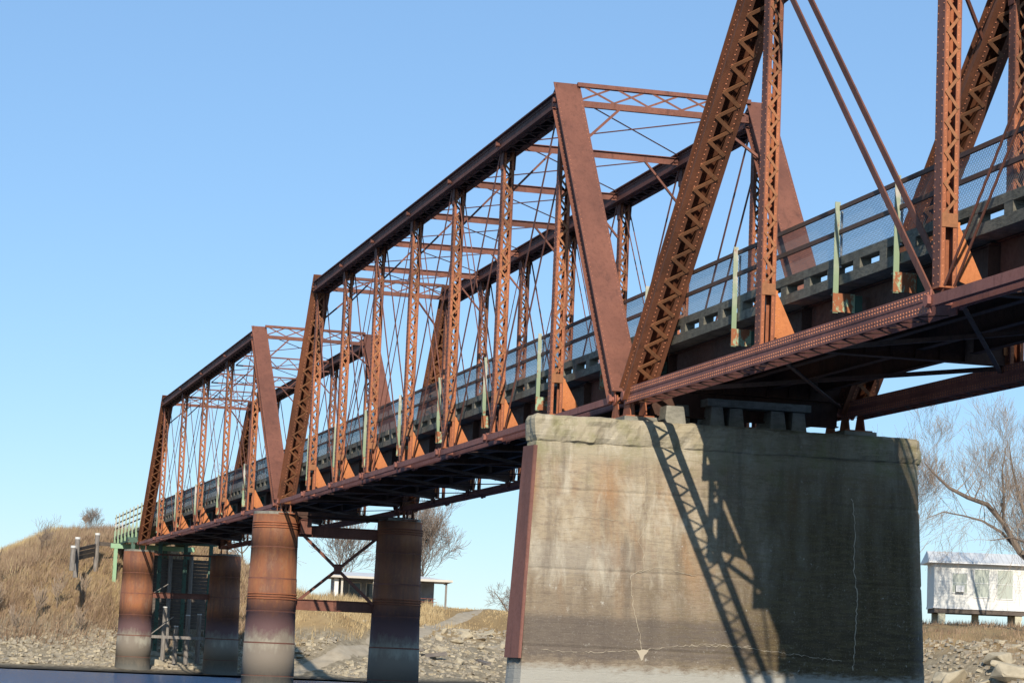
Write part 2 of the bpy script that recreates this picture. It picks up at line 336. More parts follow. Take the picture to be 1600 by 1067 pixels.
def truss_span(label,x0,dr,n,p,H,slope,kind):
    X=lambda i:x0+dr*i*p
    Z=lambda x:slope*(x-x0)*dr*dr if True else 0
    root=thing('steel_truss_span',label,'truss bridge span',(x0,0,Z(x0)))
    root.location=(0,0,0)
    big=kind==1; near=kind!=3
    ob=lambda name,mb,mat,par=root,**k: mb.obj(name,mat,par,**k)
    cw=.56; cdp=.42
    dx=.32 if big else .28; wy=.30 if big else .32
    plated=1.5 if big else 1.25
    pm={}
    for side in(-1,1): pm[side]=post_mesh(H-.1,.22 if big else .15,plated,wy,dx,.27 if near else .30,side,.14 if near else .28,.055,True,near)
    hang={}
    for Y,side in((0,-1),(-WY,1)):
        P=lambda i,z,yy=0: Vector((X(i),Y+yy,Z(X(i))+z))
        # chords and end posts
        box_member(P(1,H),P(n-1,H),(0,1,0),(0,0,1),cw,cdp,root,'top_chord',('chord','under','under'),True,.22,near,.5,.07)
        mm=('rust2','rust2','rivet') if True else None
        for (i0,i1) in((0,1),(n,n-1)):
            a=P(i0,.05); b=P(i1,H)
            laced_vis=(X(i1)-X(i0))<0
            dirv=(b-a).normalized()
            mats=('laced' if (X(i1)-X(i0))<0 else 'rust2','lacing','rivet')
            box_member(a,b,(0,1,0),Vector((X(i0)-X(i1),0,.5*p)),cw,.44,root,'end_post',mats,True,.125 if big else .16,near or True,.33 if big else .40,.085 if big else .07,double=False,ext=.5)
            # hip peak plate over the joint
            hp=MB()
            sg=-1 if X(i0)<X(i1) else 1
            for yy in(-.30,.30): hp.poly([P(i1,H-.25,yy)+Vector((sg*.25,0,0)),P(i1,H+.50,yy),P(i1,H+.24,yy)+Vector((-sg*.45,0,0)),P(i1,H-.25,yy)+Vector((-sg*.45,0,0))],(0,.02,0))
            ob('hip_gusset',hp,'chord')
        # verticals
        for i in range(1,n):
            me,lm,rm=pm[side]
            o=link('vertical_post',me,root,P(i,0)); [link('lacing',q,o) for q in lm]
            if rm: link('rivets',rm,o)
            # dark flared plates where the post meets the chord
            g=MB()
            for yy in(-.19,.19): g.poly([P(i,H-.18,yy)+Vector((-.22,0,0)),P(i,H-.18,yy)+Vector((.22,0,0)),P(i,H-.75,yy)+Vector((.14,0,0)),P(i,H-.75,yy)+Vector((-.14,0,0))],(0,.015,0))
            ob('joint_plate',g,'chord')
        # bottom chord
        if big:
            bc=MB(); rv=MB(); lc=MB()
            for (i0,i1) in((0,2),(n,n-2)):
                a=P(i0,0); b=P(i1,0); d=(b-a).normalized(); L=(b-a).length
                for sg in(-1,1):
                    bc.bar(a-d*.15,b+d*.0,(0,1,0),.02,.40,(0,sg*.235,0))
                    for zz in(-1,1):
                        bc.bar(a,b,(0,1,0),.014,.165,(0,sg*.252,zz*.115))
                    k=int(L/.13)
                    for j in range(k):
                        q=a+d*(j+.5)*.13
                        for zz in(.145,.085,-.085,-.145): rv.rivet(q+Vector((0,sg*.259,zz)),(0,sg,0),.023)
                for zz in(-.185,): lace(lc,a+Vector((d.x*.3,0,zz)),b+Vector((-d.x*.3,0,zz)),(0,1,0),(0,0,1 if zz>0 else -1),.42,.06,.014,.42)
            for i in range(2,n-2):
                for yy in(-.25,-.15,.15,.25): bc.bar(P(i,0,yy),P(i+1,0,yy),(0,1,0),.035,.19)
            o=ob('bottom_chord',bc,'eyebar'); lc.obj('lacing','under',o); rv.obj('rivets','rivet',o)
        else:
            bc=MB()
            for i in range(n):
                st=.0 if i%2 else .045
                for yy in(-.30+st,-.19,.19,.30-st): bc.bar(P(i,0,yy),P(i+1,0,yy),(0,1,0),.028,.17)
                for yy in(-.30+st,.30-st):
                    for e in(i,i+1): bc.tube([P(e,0,yy-.016),P(e,0,yy+.016)],.15,12)
            ob('bottom_chord',bc,'eyebar')
        # pins
        for i in range(0,n+1):
            if big and i in(1,n-1): continue
            pn=MB(); c0=P(i,0); q=.34 if big else .40
            pn.tube([c0-Vector((0,q,0)),c0+Vector((0,q,0))],.062,10); pn.tube([c0+Vector((0,q-.06,0)),c0+Vector((0,q+.01,0))],.115,6); pn.tube([c0-Vector((0,q-.06,0)),c0-Vector((0,q+.01,0))],.115,6); ob('joint_pin',pn,'eyebar')
        for i in range(1,n):
            pn=MB(); pn.tube([P(i,H,-.38),P(i,H,.38)],.06,10); pn.tube([P(i,H,.36),P(i,H,.41)],.085,6); ob('joint_pin',pn,'chord')
        # diagonals: main eyebar pairs falling to mid-span, counters as rods
        h=n//2
        for i in range(1,n-1):
            if i<h: a,b=(i,i+1)
            else: a,b=(i+1,i)
            w_=.15 if big else .10; t_=.035 if big else .022; yy=.205
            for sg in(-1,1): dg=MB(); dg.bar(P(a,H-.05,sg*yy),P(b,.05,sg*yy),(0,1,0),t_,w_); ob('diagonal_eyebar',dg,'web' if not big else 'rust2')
            if abs(i+.5-n/2)<(1.1 if big else 2.1):
                for sg in(-1,1): ct=MB(); ct.tube([P(b,H-.05,sg*.09),P(a,.05,sg*.09)],.024 if big else .018,6); ob('counter_rod',ct,'web' if not big else 'rust2')
    # floor beams with hangers, stringers
    for i in range(0,n+1):
        x=X(i); z=Z(x); f=MB()
        f.box(x-.009,x+.009,-WY+.2,-.8,z+.20,z+1.06)
        for zz in(.19,1.06): f.box(x-.13,x+.13,-WY+.2,-.8,z+zz,z+zz+.02)
        for yy in [-1.1-.56*k for k in range(7)]: f.box(x-.08,x+.08,yy-.01,yy+.01,z+.21,z+1.05)
        ob('floor_beam',f,'under')
    xs=sorted((X(0),X(n)))
    for yy in(-.98,-2.2,-3.4,-4.62):
        s_=MB()
        for i in range(n):
            a,b=sorted((X(i),X(i+1))); za,zb=Z(a),Z(b)
            A=Vector((a+.14,yy,za)); B=Vector((b-.14,yy,zb))
            s_.bar(A,B,(0,1,0),.014,.70,(0,0,.74)); s_.bar(A,B,(0,1,0),.17,.02,(0,0,1.10)); s_.bar(A,B,(0,1,0),.17,.02,(0,0,.39))
        ob('stringer',s_,'under')
    # bottom laterals
    lt=MB()
    for i in range(n):
        a,b=X(i),X(i+1)
        lt.bar((a,-.3,Z(a)+.14),(b,-WY+.3,Z(b)+.14),(0,0,1),.09,.09); lt.bar((a,-WY+.3,Z(a)+.05),(b,-.3,Z(b)+.05),(0,0,1),.03,.09)
    ob('bottom_lateral_bracing',lt,'under')
    # deck slab, curbs
    a,b=xs; A=a-(.3 if kind!=3 else .55); B=b+(.55 if kind==1 else .3)
    dk=MB(); seg=1.32; k=max(1,int(round((B-A)/seg))); st=(B-A)/k
    A_,B_=Vector((A,-WY/2,Z(A))),Vector((B,-WY/2,Z(B)))
    dk.bar(A_,B_,(0,1,0),WY-.88,.20,(0,0,1.235)); 
    ob('deck_slab',dk,'slab')
    for ye,sg in((-.44,-1),(-WY+.44,1)):
        cb=MB(); yc=ye+sg*.13
        for j in range(k+1):
            x=A+j*st; jit=rnd.uniform(-.04,.04)
            if j<k+1: cb.bar((x-.17+jit,yc,Z(x)+1.437),(x+.17+jit,yc,Z(x)+1.437),(0,1,0),.24,.196)
        L_=5.28
        x=A
        while x<B-.1:
            x2=min(B,x+L_-.02); cb.bar((x,yc,Z(x)+1.62),(x2,yc,Z(x2)+1.62),(0,1,0),.24+rnd.uniform(-.02,.02),.17); x+=L_
        ob('curb',cb,'slab')
    # railings
    if kind==1: px=[x0+.5]+[x0+dr*p*k_/3 for k_ in range(1,3*n+1)]; skip=lambda k_:(k_>0 and k_%3==0) or k_==1
    elif kind==2: px=[X(i+.5) for i in range(n)]; skip=lambda k_:False
    else: px=[X(i+.5) for i in range(n)]+[X(i+.15) for i in range(1,n)]; skip=lambda k_:False
    pmz=None
    for Y,side in((-.36,-1),(-WY+.36,1)):
        rl=MB()
        for zz,hh in((2.66,.085),(2.18,.085)): rl.bar((A,Y+side*.06,Z(A)+zz),(B,Y+side*.06,Z(B)+zz),(0,1,0),.05,hh)
        ro=ob('railing',rl,'rail')
        mw=MB(); pw=.062 if near else .10; top_,bot=2.64,1.70; hh=top_-bot; x=A; yw=Y+side*.11; tk=.0048 if near else .008
        while x<B-.05:
            for sg in(1,-1):
                xa,xb=(x,x+hh*.75) if sg>0 else (x+hh*.75,x)
                if max(xa,xb)>B: 
                    x_=None
                else: mw.bar((xa,yw+sg*.003,Z(x)+bot),(xb,yw+sg*.003,Z(x)+top_),(0,1,0),tk,tk)
            x+=pw
        mw.obj('wire_mesh','wire',ro,fix=False)
        for k_,x in enumerate(px):
            if skip(k_): continue
            z=Z(x)
            po=MB(); po.box(x-.02,x+.0,Y-.055,Y+.055,z+.58,z+2.78); po.box(x+.0,x+.05,Y-.05,Y-.04,z+.6,z+2.75)
            q=link('rail_post',po.mesh('rail_post','postpaint'),ro)
            sp=MB(); sp.tube([(x+.1,Y+side*.14,z+1.5),(x+.1,Y+side*.14,z+2.62)],.026,8); sp.obj('mesh_post','silver',ro)
            br=MB(); y1=Y-side*.06; y2=Y+side*.40; br.box(x-.034,x-.022,min(y1,y2),max(y1,y2),z+.60,z+.97)
            br.obj('bracket_plate','platepaint',root)
            bk=MB(); y3=Y+side*.56; 
            bk.box(x-.018,x-.006,min(y1,y3),max(y1,y3),z+.62,z+.95); bk.box(x-.006,x+.08,min(y1,y3),max(y1,y3),z+.935,z+.95); bk.box(x-.006,x+.08,min(y1,y3),max(y1,y3),z+.62,z+.635)
            bk.obj('outrigger','darkgreen',root)
    # top bracing
    for i in range(1,n):
        x=X(i); z=Z(x)+H; sgn=1 if X(0)<X(n) else -1
        if i in(1,n-1):
            st_=MB()
            for zz,dd in((.53,.07),(-.02,.17)): st_.bar((x,-.28,z+zz),(x,-WY+.28,z+zz),(0,0,1),dd,.11)
            for zz in(.47,): st_.bar((x,-.28,z+zz),(x,-WY+.28,z+zz),(0,0,1),.05,.16)
            m_=5; L_=(WY-.7)/m_
            for q in range(m_):
                ya=-.35-q*L_; yb=ya-L_; flatbar(st_,(x-.03,ya,z+.07),(x-.03,yb,z+.50),(1,0,0),.055,.012); flatbar(st_,(x-.045,ya,z+.50),(x-.045,yb,z+.07),(1,0,0),.055,.012)
            for yy,s_ in((-.28,-1),(-WY+.28,1)):
                dxk=(X(0)-X(1))*(1.2/H) if i==1 else (X(n)-X(n-1))*(1.2/H)
                st_.bar((x+dxk,yy,z-1.25),(x,yy+s_*1.25,z-.05),(1,0,0),.07,.07)
            ob('portal_strut',st_,'web')
        elif kind==3:
            st_=MB()
            for zz in(.1,-.45): st_.bar((x,-.28,z+zz),(x,-WY+.28,z+zz),(0,0,1),.07,.09)
            m_=9; L_=(WY-.6)/m_
            for q in range(m_):
                ya=-.3-q*L_; yb=ya-L_; 
                if q%2: flatbar(st_,(x,ya,z+.08),(x,yb,z-.43),(1,0,0),.05,.012)
                else: flatbar(st_,(x,ya,z-.43),(x,yb,z+.08),(1,0,0),.05,.012)
            for yy,s_ in((-.2,-1),(-WY+.2,1)): st_.bar((x,yy,z-1.6),(x,yy+s_*1.1,z-.45),(1,0,0),.06,.06)
            ob('sway_strut',st_,'web')
        else:
            st_=MB(); st_.bar((x,-.1,z+.10),(x,-WY+.1,z+.10),(0,0,1),.02,.16); st_.bar((x,-.1,z+.0),(x,-WY+.1,z+.0),(0,0,1),.22,.02)
            for yy,s_ in((-.18,-1),(-WY+.18,1)): st_.bar((x,yy,z-1.35),(x,yy+s_*1.15,z-.08),(1,0,0),.075,.06)
            ob('sway_strut',st_,'web')
    for i in range(1,n-1):
        a,b=X(i),X(i+1); lr=MB(); lr2=MB()
        lr.tube([(a,-.2,Z(a)+H+.16),(b,-WY+.2,Z(b)+H+.16)],.02,5); lr2.tube([(a,-WY+.2,Z(a)+H+.12),(b,-.2,Z(b)+H+.12)],.02,5)
        ob('top_lateral_rod',lr,'chord'); ob('top_lateral_rod',lr2,'chord')
    # bearing shoes
    for i in(0,n):
        for Y in(0,-WY):
            sh=MB(); x=X(i); z=Z(x)
            for yy in(-.2,.2): sh.poly([(x-.32,Y+yy,z-.5),(x+.32,Y+yy,z-.5),(x+.10,Y+yy,z+.1),(x-.10,Y+yy,z+.1)],(0,.03,0))
            sh.box(x-.42,x+.42,Y-.36,Y+.36,z-.53,z-.49)
            ob('bearing_shoe',sh,'rust')
    return root
P1=8.9145; P2=6.4546; P3=9.9627; X1=-.956; X3=8*P2+1.199; HH=8.795
truss_span('nearest rusty truss span, its chord lined with double rows of rivets',X1,-1,6,P1,HH,.0,1)
truss_span('rusty truss span between the concrete pier and the banded iron cylinders',0,1,8,P2,HH,.0012,2)
truss_span('farthest rusty truss span, with latticed overhead struts, ending at the brushy bank',X3,1,6,P3,HH-.02,.0044,3)
# ---------------------------------------------------------------- concrete pier
def fbm(v,s): return noise.fractal(Vector(v)*s,.6,2.2,5)
def ring_outline(ex=0.):
    """plan outline: pointed left nose that narrows backwards, rounded right end"""
    x0,x1,yr=-1.85,1.45,-7.13; pts=[]
    def seg(a,b,st=.09):
        n=max(1,int((Vector(b)-Vector(a)).length/st)); return [(a[0]+(b[0]-a[0])*i/n,a[1]+(b[1]-a[1])*i/n) for i in range(n)]
    rr=.5
    pts+=seg((x0,2.66),(x0,yr+rr))
    pts+=[(x0+rr-rr*math.cos(t_),yr+rr-rr*math.sin(t_)) for t_ in [math.pi/2*i/8 for i in range(8)]]
    pts+=seg((x0+rr,yr),(x1-rr,yr),.3)
    pts+=[(x1-rr+rr*math.sin(t_),yr+rr-rr*math.cos(t_)) for t_ in [math.pi/2*i/8 for i in range(8)]]
    pts+=seg((x1,yr+rr),(x1,1.2),.3); pts+=seg((x1,1.2),(-1.25,2.72),.2); pts+=seg((-1.25,2.72),(x0,2.66),.1)
    return pts
def loft(levels,mat,name,parent,amp=.02,sc=1.,capz=True,edge=None):
    """levels: (z, outset) ; outset grows along the outline's outward direction from its centre line"""
    base=ring_outline(); k=len(base); v=[]; f=[]
    nrm=[]
    for i in range(k):
        a=Vector(base[i-1]); b=Vector(base[(i+1)%k]); d=(b-a).normalized(); nrm.append(Vector((-d.y,d.x))*-1)
    cx,cy=-.2,-1.85
    if (Vector(base[5])-Vector((cx,cy))).dot(nrm[5])<0: nrm=[-q for q in nrm]
    for (z,o,a_) in levels:
        for i in range(k):
            q=Vector(base[i]); p=Vector((q.x,q.y,z)); n_=fbm(p,1.1*sc)*a_+fbm(p+Vector((9,0,0)),4.5)*a_*.35
            oy=o
            v.append((q.x+nrm[i].x*(o+n_),q.y+nrm[i].y*(o+n_),z+(fbm(p,2.1)*.02 if a_>.015 else 0)))
    for j in range(len(levels)-1):
        for i in range(k): f.append((j*k+i,j*k+(i+1)%k,(j+1)*k+(i+1)%k,(j+1)*k+i))
    f.append(tuple(range(k))[::-1]); f.append(tuple((len(levels)-1)*k+i for i in range(k)))
    m=MB(); m.v=v; m.f=f; m.mi=[0]*len(f); return m.obj(name,mat,parent)
pier=thing('concrete_pier','massive stained concrete pier with cracked face and steel nosing','bridge pier',(0,0,0))
lv=[]; z=-10.2
joints=(-2.42,-4.25,-6.05)
while z<-1.30:
    o=.052*(-1.3-z); g=any(abs(z-j_)<.03 for j_ in joints)
    lv.append((z,o-(.02 if g else 0),.004)); z+=.06
lv.append((-1.29,0,.02))
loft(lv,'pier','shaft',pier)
lv=[(-1.285,.0,.05),(-1.25,.04,.09),(-1.15,.07,.07),(-1.0,.09,.07),(-.88,.085,.07),(-.78,.08,.08),(-.71,.05,.09),(-.66,-.03,.07)]
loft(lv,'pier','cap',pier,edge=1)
ns=MB()
for (z0,z1) in((-1.40,-3.8),(-3.8,-6.35)):
    a0=.052*(-1.3-z0)+.035; a1=.052*(-1.3-z1)+.035
    lo=[(-1.85-a1,2.60+a1),(-1.85-a1,2.68+a1*.9),(-1.25,2.76+a1)]; hi=[(-1.85-a0,2.60+a0),(-1.85-a0,2.68+a0*.9),(-1.25,2.76+a0)]
    for i in range(2):
        A=Vector((*lo[i],z1)); B=Vector((*lo[i+1],z1)); C_=Vector((*hi[i+1],z0)); D=Vector((*hi[i],z0)); nn=(B-A).cross(D-A).normalized()
        ns.poly([A,B,C_,D],nn*.03)
ns.obj('nosing_plate','nosing',pier)
# lime-filled cracks (thin deposits standing on the face)
def face_x(z): return -1.85-.052*max(0,-1.3-z)-.006
def crack(pts,wd,name='crack_deposit'):
    m=MB(); q=[]
    for a,b in zip(pts[:-1],pts[1:]):
        n=max(2,int(math.hypot(b[0]-a[0],b[1]-a[1])/.07))
        for i in range(n): q.append((a[0]+(b[0]-a[0])*i/n+rnd.uniform(-.022,.022),a[1]+(b[1]-a[1])*i/n+rnd.uniform(-.022,.022)))
    q.append(pts[-1])
    for a,b in zip(q[:-1],q[1:]):
        w_=wd*rnd.uniform(.25,1.0)
        A=Vector((face_x(a[1]),a[0],a[1])); B=Vector((face_x(b[1]),b[0],b[1])); d=(B-A).normalized()
        m.bar(A-d*.01,B+d*.01,(1,0,0),.012,w_)
    m.obj(name,'lime',pier)
crack([(-.02,-1.9),(.0,-2.6),(-.1,-3.0),(.12,-3.5),(-.02,-3.75),(-.03,-4.15)],.013)
crack([(-.03,-4.15),(.3,-4.32),(.22,-5.0),(.05,-5.6),(-.02,-6.05)],.015)
crack([(.3,-4.32),(-.4,-4.1),(-1.3,-4.25)],.012)
crack([(2.4,-6.15),(1.2,-6.15),(0,-6.05),(-1.1,-5.9),(-2.7,-5.85)],.012)
crack([(-1.1,-5.9),(-1.9,-5.83),(-3.2,-5.95),(-5,-6.1)],.012)
crack([(2.2,-3.1),(1.4,-3.02),(.6,-3.05)],.009)
crack([(-5.25,-2.2),(-5.35,-3.0),(-5.3,-3.8),(-5.4,-4.6),(-5.35,-5.6),(-5.3,-6.3)],.022)
pt=MB(); q=[(.13,-6.04),(.05,-6.06),(-.06,-6.03),(-.19,-6.05),(-.13,-6.13),(-.08,-6.17),(-.05,-6.27),(-.01,-6.30),(.03,-6.2),(.06,-6.14)]
pt.poly([(face_x(z_)-.004,y_,z_) for (y_,z_) in q],(.014,0,0)); pt.obj('lime_patch','lime',pier)
for (xa,xb,ya,yb,za,zb) in [(-1.5,-1.0,-1.05,-.62,-.66,-.22),(-.95,-.5,-1.35,-1.05,-.66,-.12),(-1.45,-.5,-2.05,-1.78,-.66,-.16),(-1.45,-.5,-2.55,-2.25,-.66,-.18),(-1.45,-.5,-3.62,-3.3,-.66,-.18),(-1.45,-.5,-4.15,-3.85,-.66,-.18),(.2,1.0,.45,1.0,-.66,-.45)]:
    b_=MB(); e=.05; b_.quadbox([(xa-e,ya-e,za),(xb+e,ya-e,za),(xb+e,yb+e,za),(xa-e,yb+e,za),(xa,ya,zb),(xb,ya,zb),(xb,yb,zb),(xa,yb,zb)]); b_.obj('bearing_pedestal','pedestal',pier)
bm_=MB(); bm_.box(-.93,-.90,-5.2,-.40,-.40,.19); bm_.box(-1.05,-.78,-5.2,-.4,-.43,-.402); bm_.obj('end_diaphragm','under',pier)
bm_=MB(); bm_.box(-1.5,-.95,-4.3,-1.65,-.155,.02); bm_.obj('seat_beam','pedestal',pier)
for Y in(0,-WY):
    b_=MB(); b_.box(-1.5,.55,Y-.42,Y+.42,-.66,-.532); b_.obj('bearing_pedestal','pedestal',pier)
# ---------------------------------------------------------------- iron cylinder piers
def cylinder_pier(label,xc,ys,zt,r0,bands,braces,slope=.018):
    root=thing('iron_cylinder_pier',label,'bridge pier',(xc,0,0))
    root.location=(0,0,0)
    for yc in ys:
        m=MB(); zs=[]; z=zt; pts=[]; rs=[]
        cour=1.42; k=0
        seq=[]
        while z>-10.4:
            r_=r0+slope*(zt-z)+(.0 if k%2 else .012)
            seq.append((z,r_)); seq.append((z-cour+.002,r_+slope*cour)); z-=cour; k+=1
        n=48; b0=len(m.v)
        for (z_,r_) in seq:
            for j in range(n): t_=2*math.pi*j/n; m.v.append((xc+r_*math.cos(t_),yc+r_*math.sin(t_),z_))
        for i in range(len(seq)-1):
            for j in range(n): m.f.append((i*n+j,i*n+(j+1)%n,(i+1)*n+(j+1)%n,(i+1)*n+j)); m.mi.append(0)
        m.f.append(tuple(range(n))); m.mi.append(0)
        o=m.obj('cylinder',['iron'],root,smooth=False)
        for pf in o.data.polygons: pf.use_smooth=len(pf.vertices)==4
        rv=MB()
        for i,(z_,r_) in enumerate(seq):
            if i%2: continue
            for j in range(88):
                t_=2*math.pi*j/88; rv.rivet((xc+(r_+.0)*math.cos(t_),yc+r_*math.sin(t_),z_-.06),(math.cos(t_),math.sin(t_),0),.018)
            for q in range(12):
                for ta in(math.pi*.98+i*.35,math.pi*.98+i*.35+.07):
                    zz=z_-.1-q*.11; rr=r_+slope*(z_-zz); rv.rivet((xc+rr*math.cos(ta),yc+rr*math.sin(ta),zz),(math.cos(ta),math.sin(ta),0),.016)
        rv.obj('rivets','iron',o)
        for i,(z_,r_) in enumerate(seq):
            if i%2==0 and i>0: sm=MB(); sm.tube([(xc,yc,z_+.03),(xc,yc,z_-.03)],r_+.003,48,False); sm.obj('lap_ring','web',o)
        for zb in bands:
            bd=MB()
            for q in range(3):
                r_=r0+slope*(zt-zb)+.04; z_=zb-q*.11; P_=[]
                for j in range(34):
                    t_=math.pi*.55+math.pi*1.02*j/33; P_.append((xc+r_*math.cos(t_),yc+r_*math.sin(t_),z_))
                bd.tube(P_,.028,6)
            bd.obj('clamp_band','rust',o)
        cp=MB(); n_=26; P_=[]
        top=[(xc+(r0-.04+rnd.uniform(-.05,.05))*math.cos(2*math.pi*j/n_),yc+(r0-.04+rnd.uniform(-.05,.05))*math.sin(2*math.pi*j/n_),zt+.06) for j in range(n_)]
        cp.poly(top,(0,0,.13)); cp.obj('concrete_filling','pedestal',o)
    for (nm,pa,pb,w_,h_,mt) in braces:
        b_=MB(); b_.bar(pa,pb,(0,0,1),w_,h_)
        if w_>.3:
            b_.bar(pa,pb,(0,0,1),.03,h_+.18,(0,0,w_/2)); b_.bar(pa,pb,(0,0,1),.03,h_+.18,(0,0,-w_/2))
        b_.obj(nm,mt,root)
    return root
xp=8*P2+.6
cylinder_pier('tall pair of riveted iron cylinders with triple clamp bands and an X brace',xp,(.31,-5.36),-.50,1.0,(-.86,-4.02),
 [('tie_beam',(xp,-.6,-1.16),(xp,-4.5,-1.16),.46,.12,'rust2'),('tie_beam',(xp,-.6,-4.42),(xp,-4.4,-4.42),.46,.12,'rust2'),
  ('cross_brace',(xp-.2,-.95,-1.35),(xp-.2,-4.25,-4.3),.13,.1,'rust2'),('cross_brace',(xp+.1,-4.3,-1.35),(xp+.1,-.95,-4.2),.13,.1,'rust2'),
  ('gusset_box',(xp-.4,-.72,-.98),(xp-.4,-1.22,-.98),.62,.5,'rust2'),('gusset_plate',(xp-.05,-2.45,-2.78),(xp-.05,-2.75,-2.78),.42,.36,'rust2'),
  ('cap_beam',(xp-.5,.7,-.40),(xp-.5,-5.9,-.40),.14,.3,'under'),('cap_beam',(xp+.5,.7,-.46),(xp+.5,-5.9,-.46),.2,.3,'under')],.022)
xq=X3+6*P3+.35; ZQ=.0
cylinder_pier('pair of shorter rusty iron cylinders at the foot of the brushy bank',xq,(.18,-5.80),-.30,1.02,(),
 [('tie_beam',(xq,-.7,-.42),(xq,-5,-.36),.12,.1,'rust2'),('tie_beam',(xq,-.8,-3.2),(xq,-4.9,-3.15),.34,.12,'rust2'),('tie_beam',(xq,-.8,-6.0),(xq,-4.9,-6.0),.20,.14,'wood'),
  ('cross_brace',(xq-.2,-.85,-5.9),(xq-.2,-2.4,-4.6),.06,.05,'wood'),('cross_brace',(xq-.2,-1.0,-3.0),(xq-.2,-1.9,-2.4),.05,.05,'wood')],.022)
# ---------------------------------------------------------------- approach span and timber wing wall
ap=thing('green_approach_span','short pale green steel approach span with close railing posts, running onto the bank','bridge span',(0,0,0))
xa,xb=xq+.7,138.5
zA=.3
m=MB(); m.box(xa,xb,-WY+.3,-.3,zA+1.12,zA+1.34); m.obj('deck_slab','slab',ap)
for yy in(-.45,-2,-3.6,-WY+.45):
    m=MB(); m.box(xa,xb,yy-.01,yy+.01,zA+.62,zA+1.10); m.box(xa,xb,yy-.1,yy+.1,zA+.60,zA+.62); m.box(xa,xb,yy-.1,yy+.1,zA+1.10,zA+1.12); m.obj('girder','darkgreen',ap)
for Y in(-.28,-WY+.28):
    m=MB()
    for zz in(2.8,2.35,1.95): m.bar((xa-1,Y-.08 if Y>-1 else Y+.08,zA+zz),(xb,Y-.08 if Y>-1 else Y+.08,zA+zz),(0,1,0),.05,.10)
    ro=m.obj('railing','rail',ap)
    x=xa+1.4; k=0
    while x<xb:
        m=MB(); m.box(x-.06,x+.06,Y-.04,Y+.04,zA+.72,zA+3.02); m.box(x-.065,x-.061,Y-.05,Y+.05,zA+2.0,zA+3.0); q=link('rail_post',m.mesh('rail_post','postpaint'),ro); x+=2.72
        m=MB(); m.box(x-2.76,x-2.64,Y-.07,Y+.07,zA+.7,zA+1.75); m.obj('post_base','green',ro)
for xc in(131.9,118.9):
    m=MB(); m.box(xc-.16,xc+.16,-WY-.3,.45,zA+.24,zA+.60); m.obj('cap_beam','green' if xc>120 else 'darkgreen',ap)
    for yy in(.05,-1.9,-3.7,-5.5):
        m=MB(); m.box(xc-.13,xc+.13,yy-.012,yy+.012,-7,zA+.24)
        for e in(-.13,.13): m.box(xc+e-.01,xc+e+.01,yy-.13,yy+.13,-7,zA+.24)
        m.obj('pile','green' if xc>120 and yy>-1 else 'darkgreen',ap)  # darker green on these piles paints in the shade under the deck
# ---------------------------------------------------------------- terrain
SH=[(60,118),(30,113),(9,112.6),(0,114),(-7,117),(-12,115.5),(-15.5,113.5),(-20,118),(-25,124),(-31,128),(-35,130),(-38,112),(-42,84),(-47,66),(-52,60),(-70,57),(-120,50),(-400,30)]
def shore(y):
    if y>=60: return 118+(y-60)*.1
    for (ya,xa_),(yb,xb_) in zip(SH[:-1],SH[1:]):
        if yb<=y<=ya: t_=(ya-y)/(ya-yb); return xa_+(xb_-xa_)*t_
    return 30
PR=[(-400,-12),(-30,-11),(-6,-9.6),(0,-8.4),(8,-6.9),(20,-4.7),(30,-3.0),(37,-2.2),(80,-2.3),(200,-2.6),(500,-3),(4000,-4)]
PR2=[(-400,-12),(-30,-11),(-6,-9.6),(0,-8.4),(8,-6.7),(14,-5.2),(22,-3.7),(30,-3.15),(60,-3.0),(200,-2.8),(500,-3),(4000,-4)]
def lerp(tb,s):
    if s<=tb[0][0]: return tb[0][1]
    for (a,za),(b,zb) in zip(tb[:-1],tb[1:]):
        if s<=b: return za+(zb-za)*(s-a)/(b-a)
    return tb[-1][1]
TOPZ=[(100,1.3),(134,1.3),(160,2.5),(200,4.1),(290,7.6),(400,9),(600,9),(4000,9)]
def terr(x,y):
    s=x-shore(y); k=min(1,max(0,(-36-y)/4)); z=lerp(PR,s)*(1-k)+lerp(PR2,s)*k
    if x>100:
        cy=-2.8 if x<180 else -2.8-(x-180)*.06
        e=lerp(TOPZ,x)-.50*max(0,abs(y-cy)-4.6)
        e=min(e,-8.4+max(0,s-4)*.46)
        d=e-z
        if d>-1.2: z=z+ (d if d>1.2 else (d+1.2)**2/4.8)
    mx=max(0,1-max(0,abs(x-172)-9)/6)*max(0,1-max(0,abs(y+29)-8.5)/5); z=max(z,z+(-2.25-z)*mx)
    if s>-1 and s<7: z+=noise.noise(Vector((x*.5,y*.35,3)))*.28
    if s>2 and x<700:
        q=Vector((x,y,0)); z+=noise.fractal(q*.16,.7,2.1,4)*.22+ (noise.noise(q*.9)*.09)
    return z
m=MB()
def axis(lo,hi,fine0,fine1,st,grow):
    v=[fine0]; 
    while v[-1]<fine1: v.append(v[-1]+st)
    d=st; 
    while v[-1]<hi: d*=grow; v.append(v[-1]+d)
    d=st; a=[]; c=fine0
    while c>lo: d*=grow; c-=d; a.append(c)
    return a[::-1]+v
xsA=axis(-400,6000,56,175,.9,1.18); ysA=axis(-5000,5000,-72,22,.9,1.2)
for x in xsA:
    for y in ysA: m.v.append((x,y,terr(x,y)))
ny=len(ysA)
for i in range(len(xsA)-1):
    for j in range(ny-1): m.f.append((i*ny+j,(i+1)*ny+j,(i+1)*ny+j+1,i*ny+j+1)); m.mi.append(0)
tag(m.obj('ground','ground',smooth=True,fix=False),kind='structure')
m=MB(); m.v=[(-900,-1500,-8.4),(170,-1500,-8.4),(170,1500,-8.4),(-900,1500,-8.4)]; m.f=[(0,1,2,3)]; m.mi=[0]
tag(m.obj('water','water',fix=False),kind='structure')
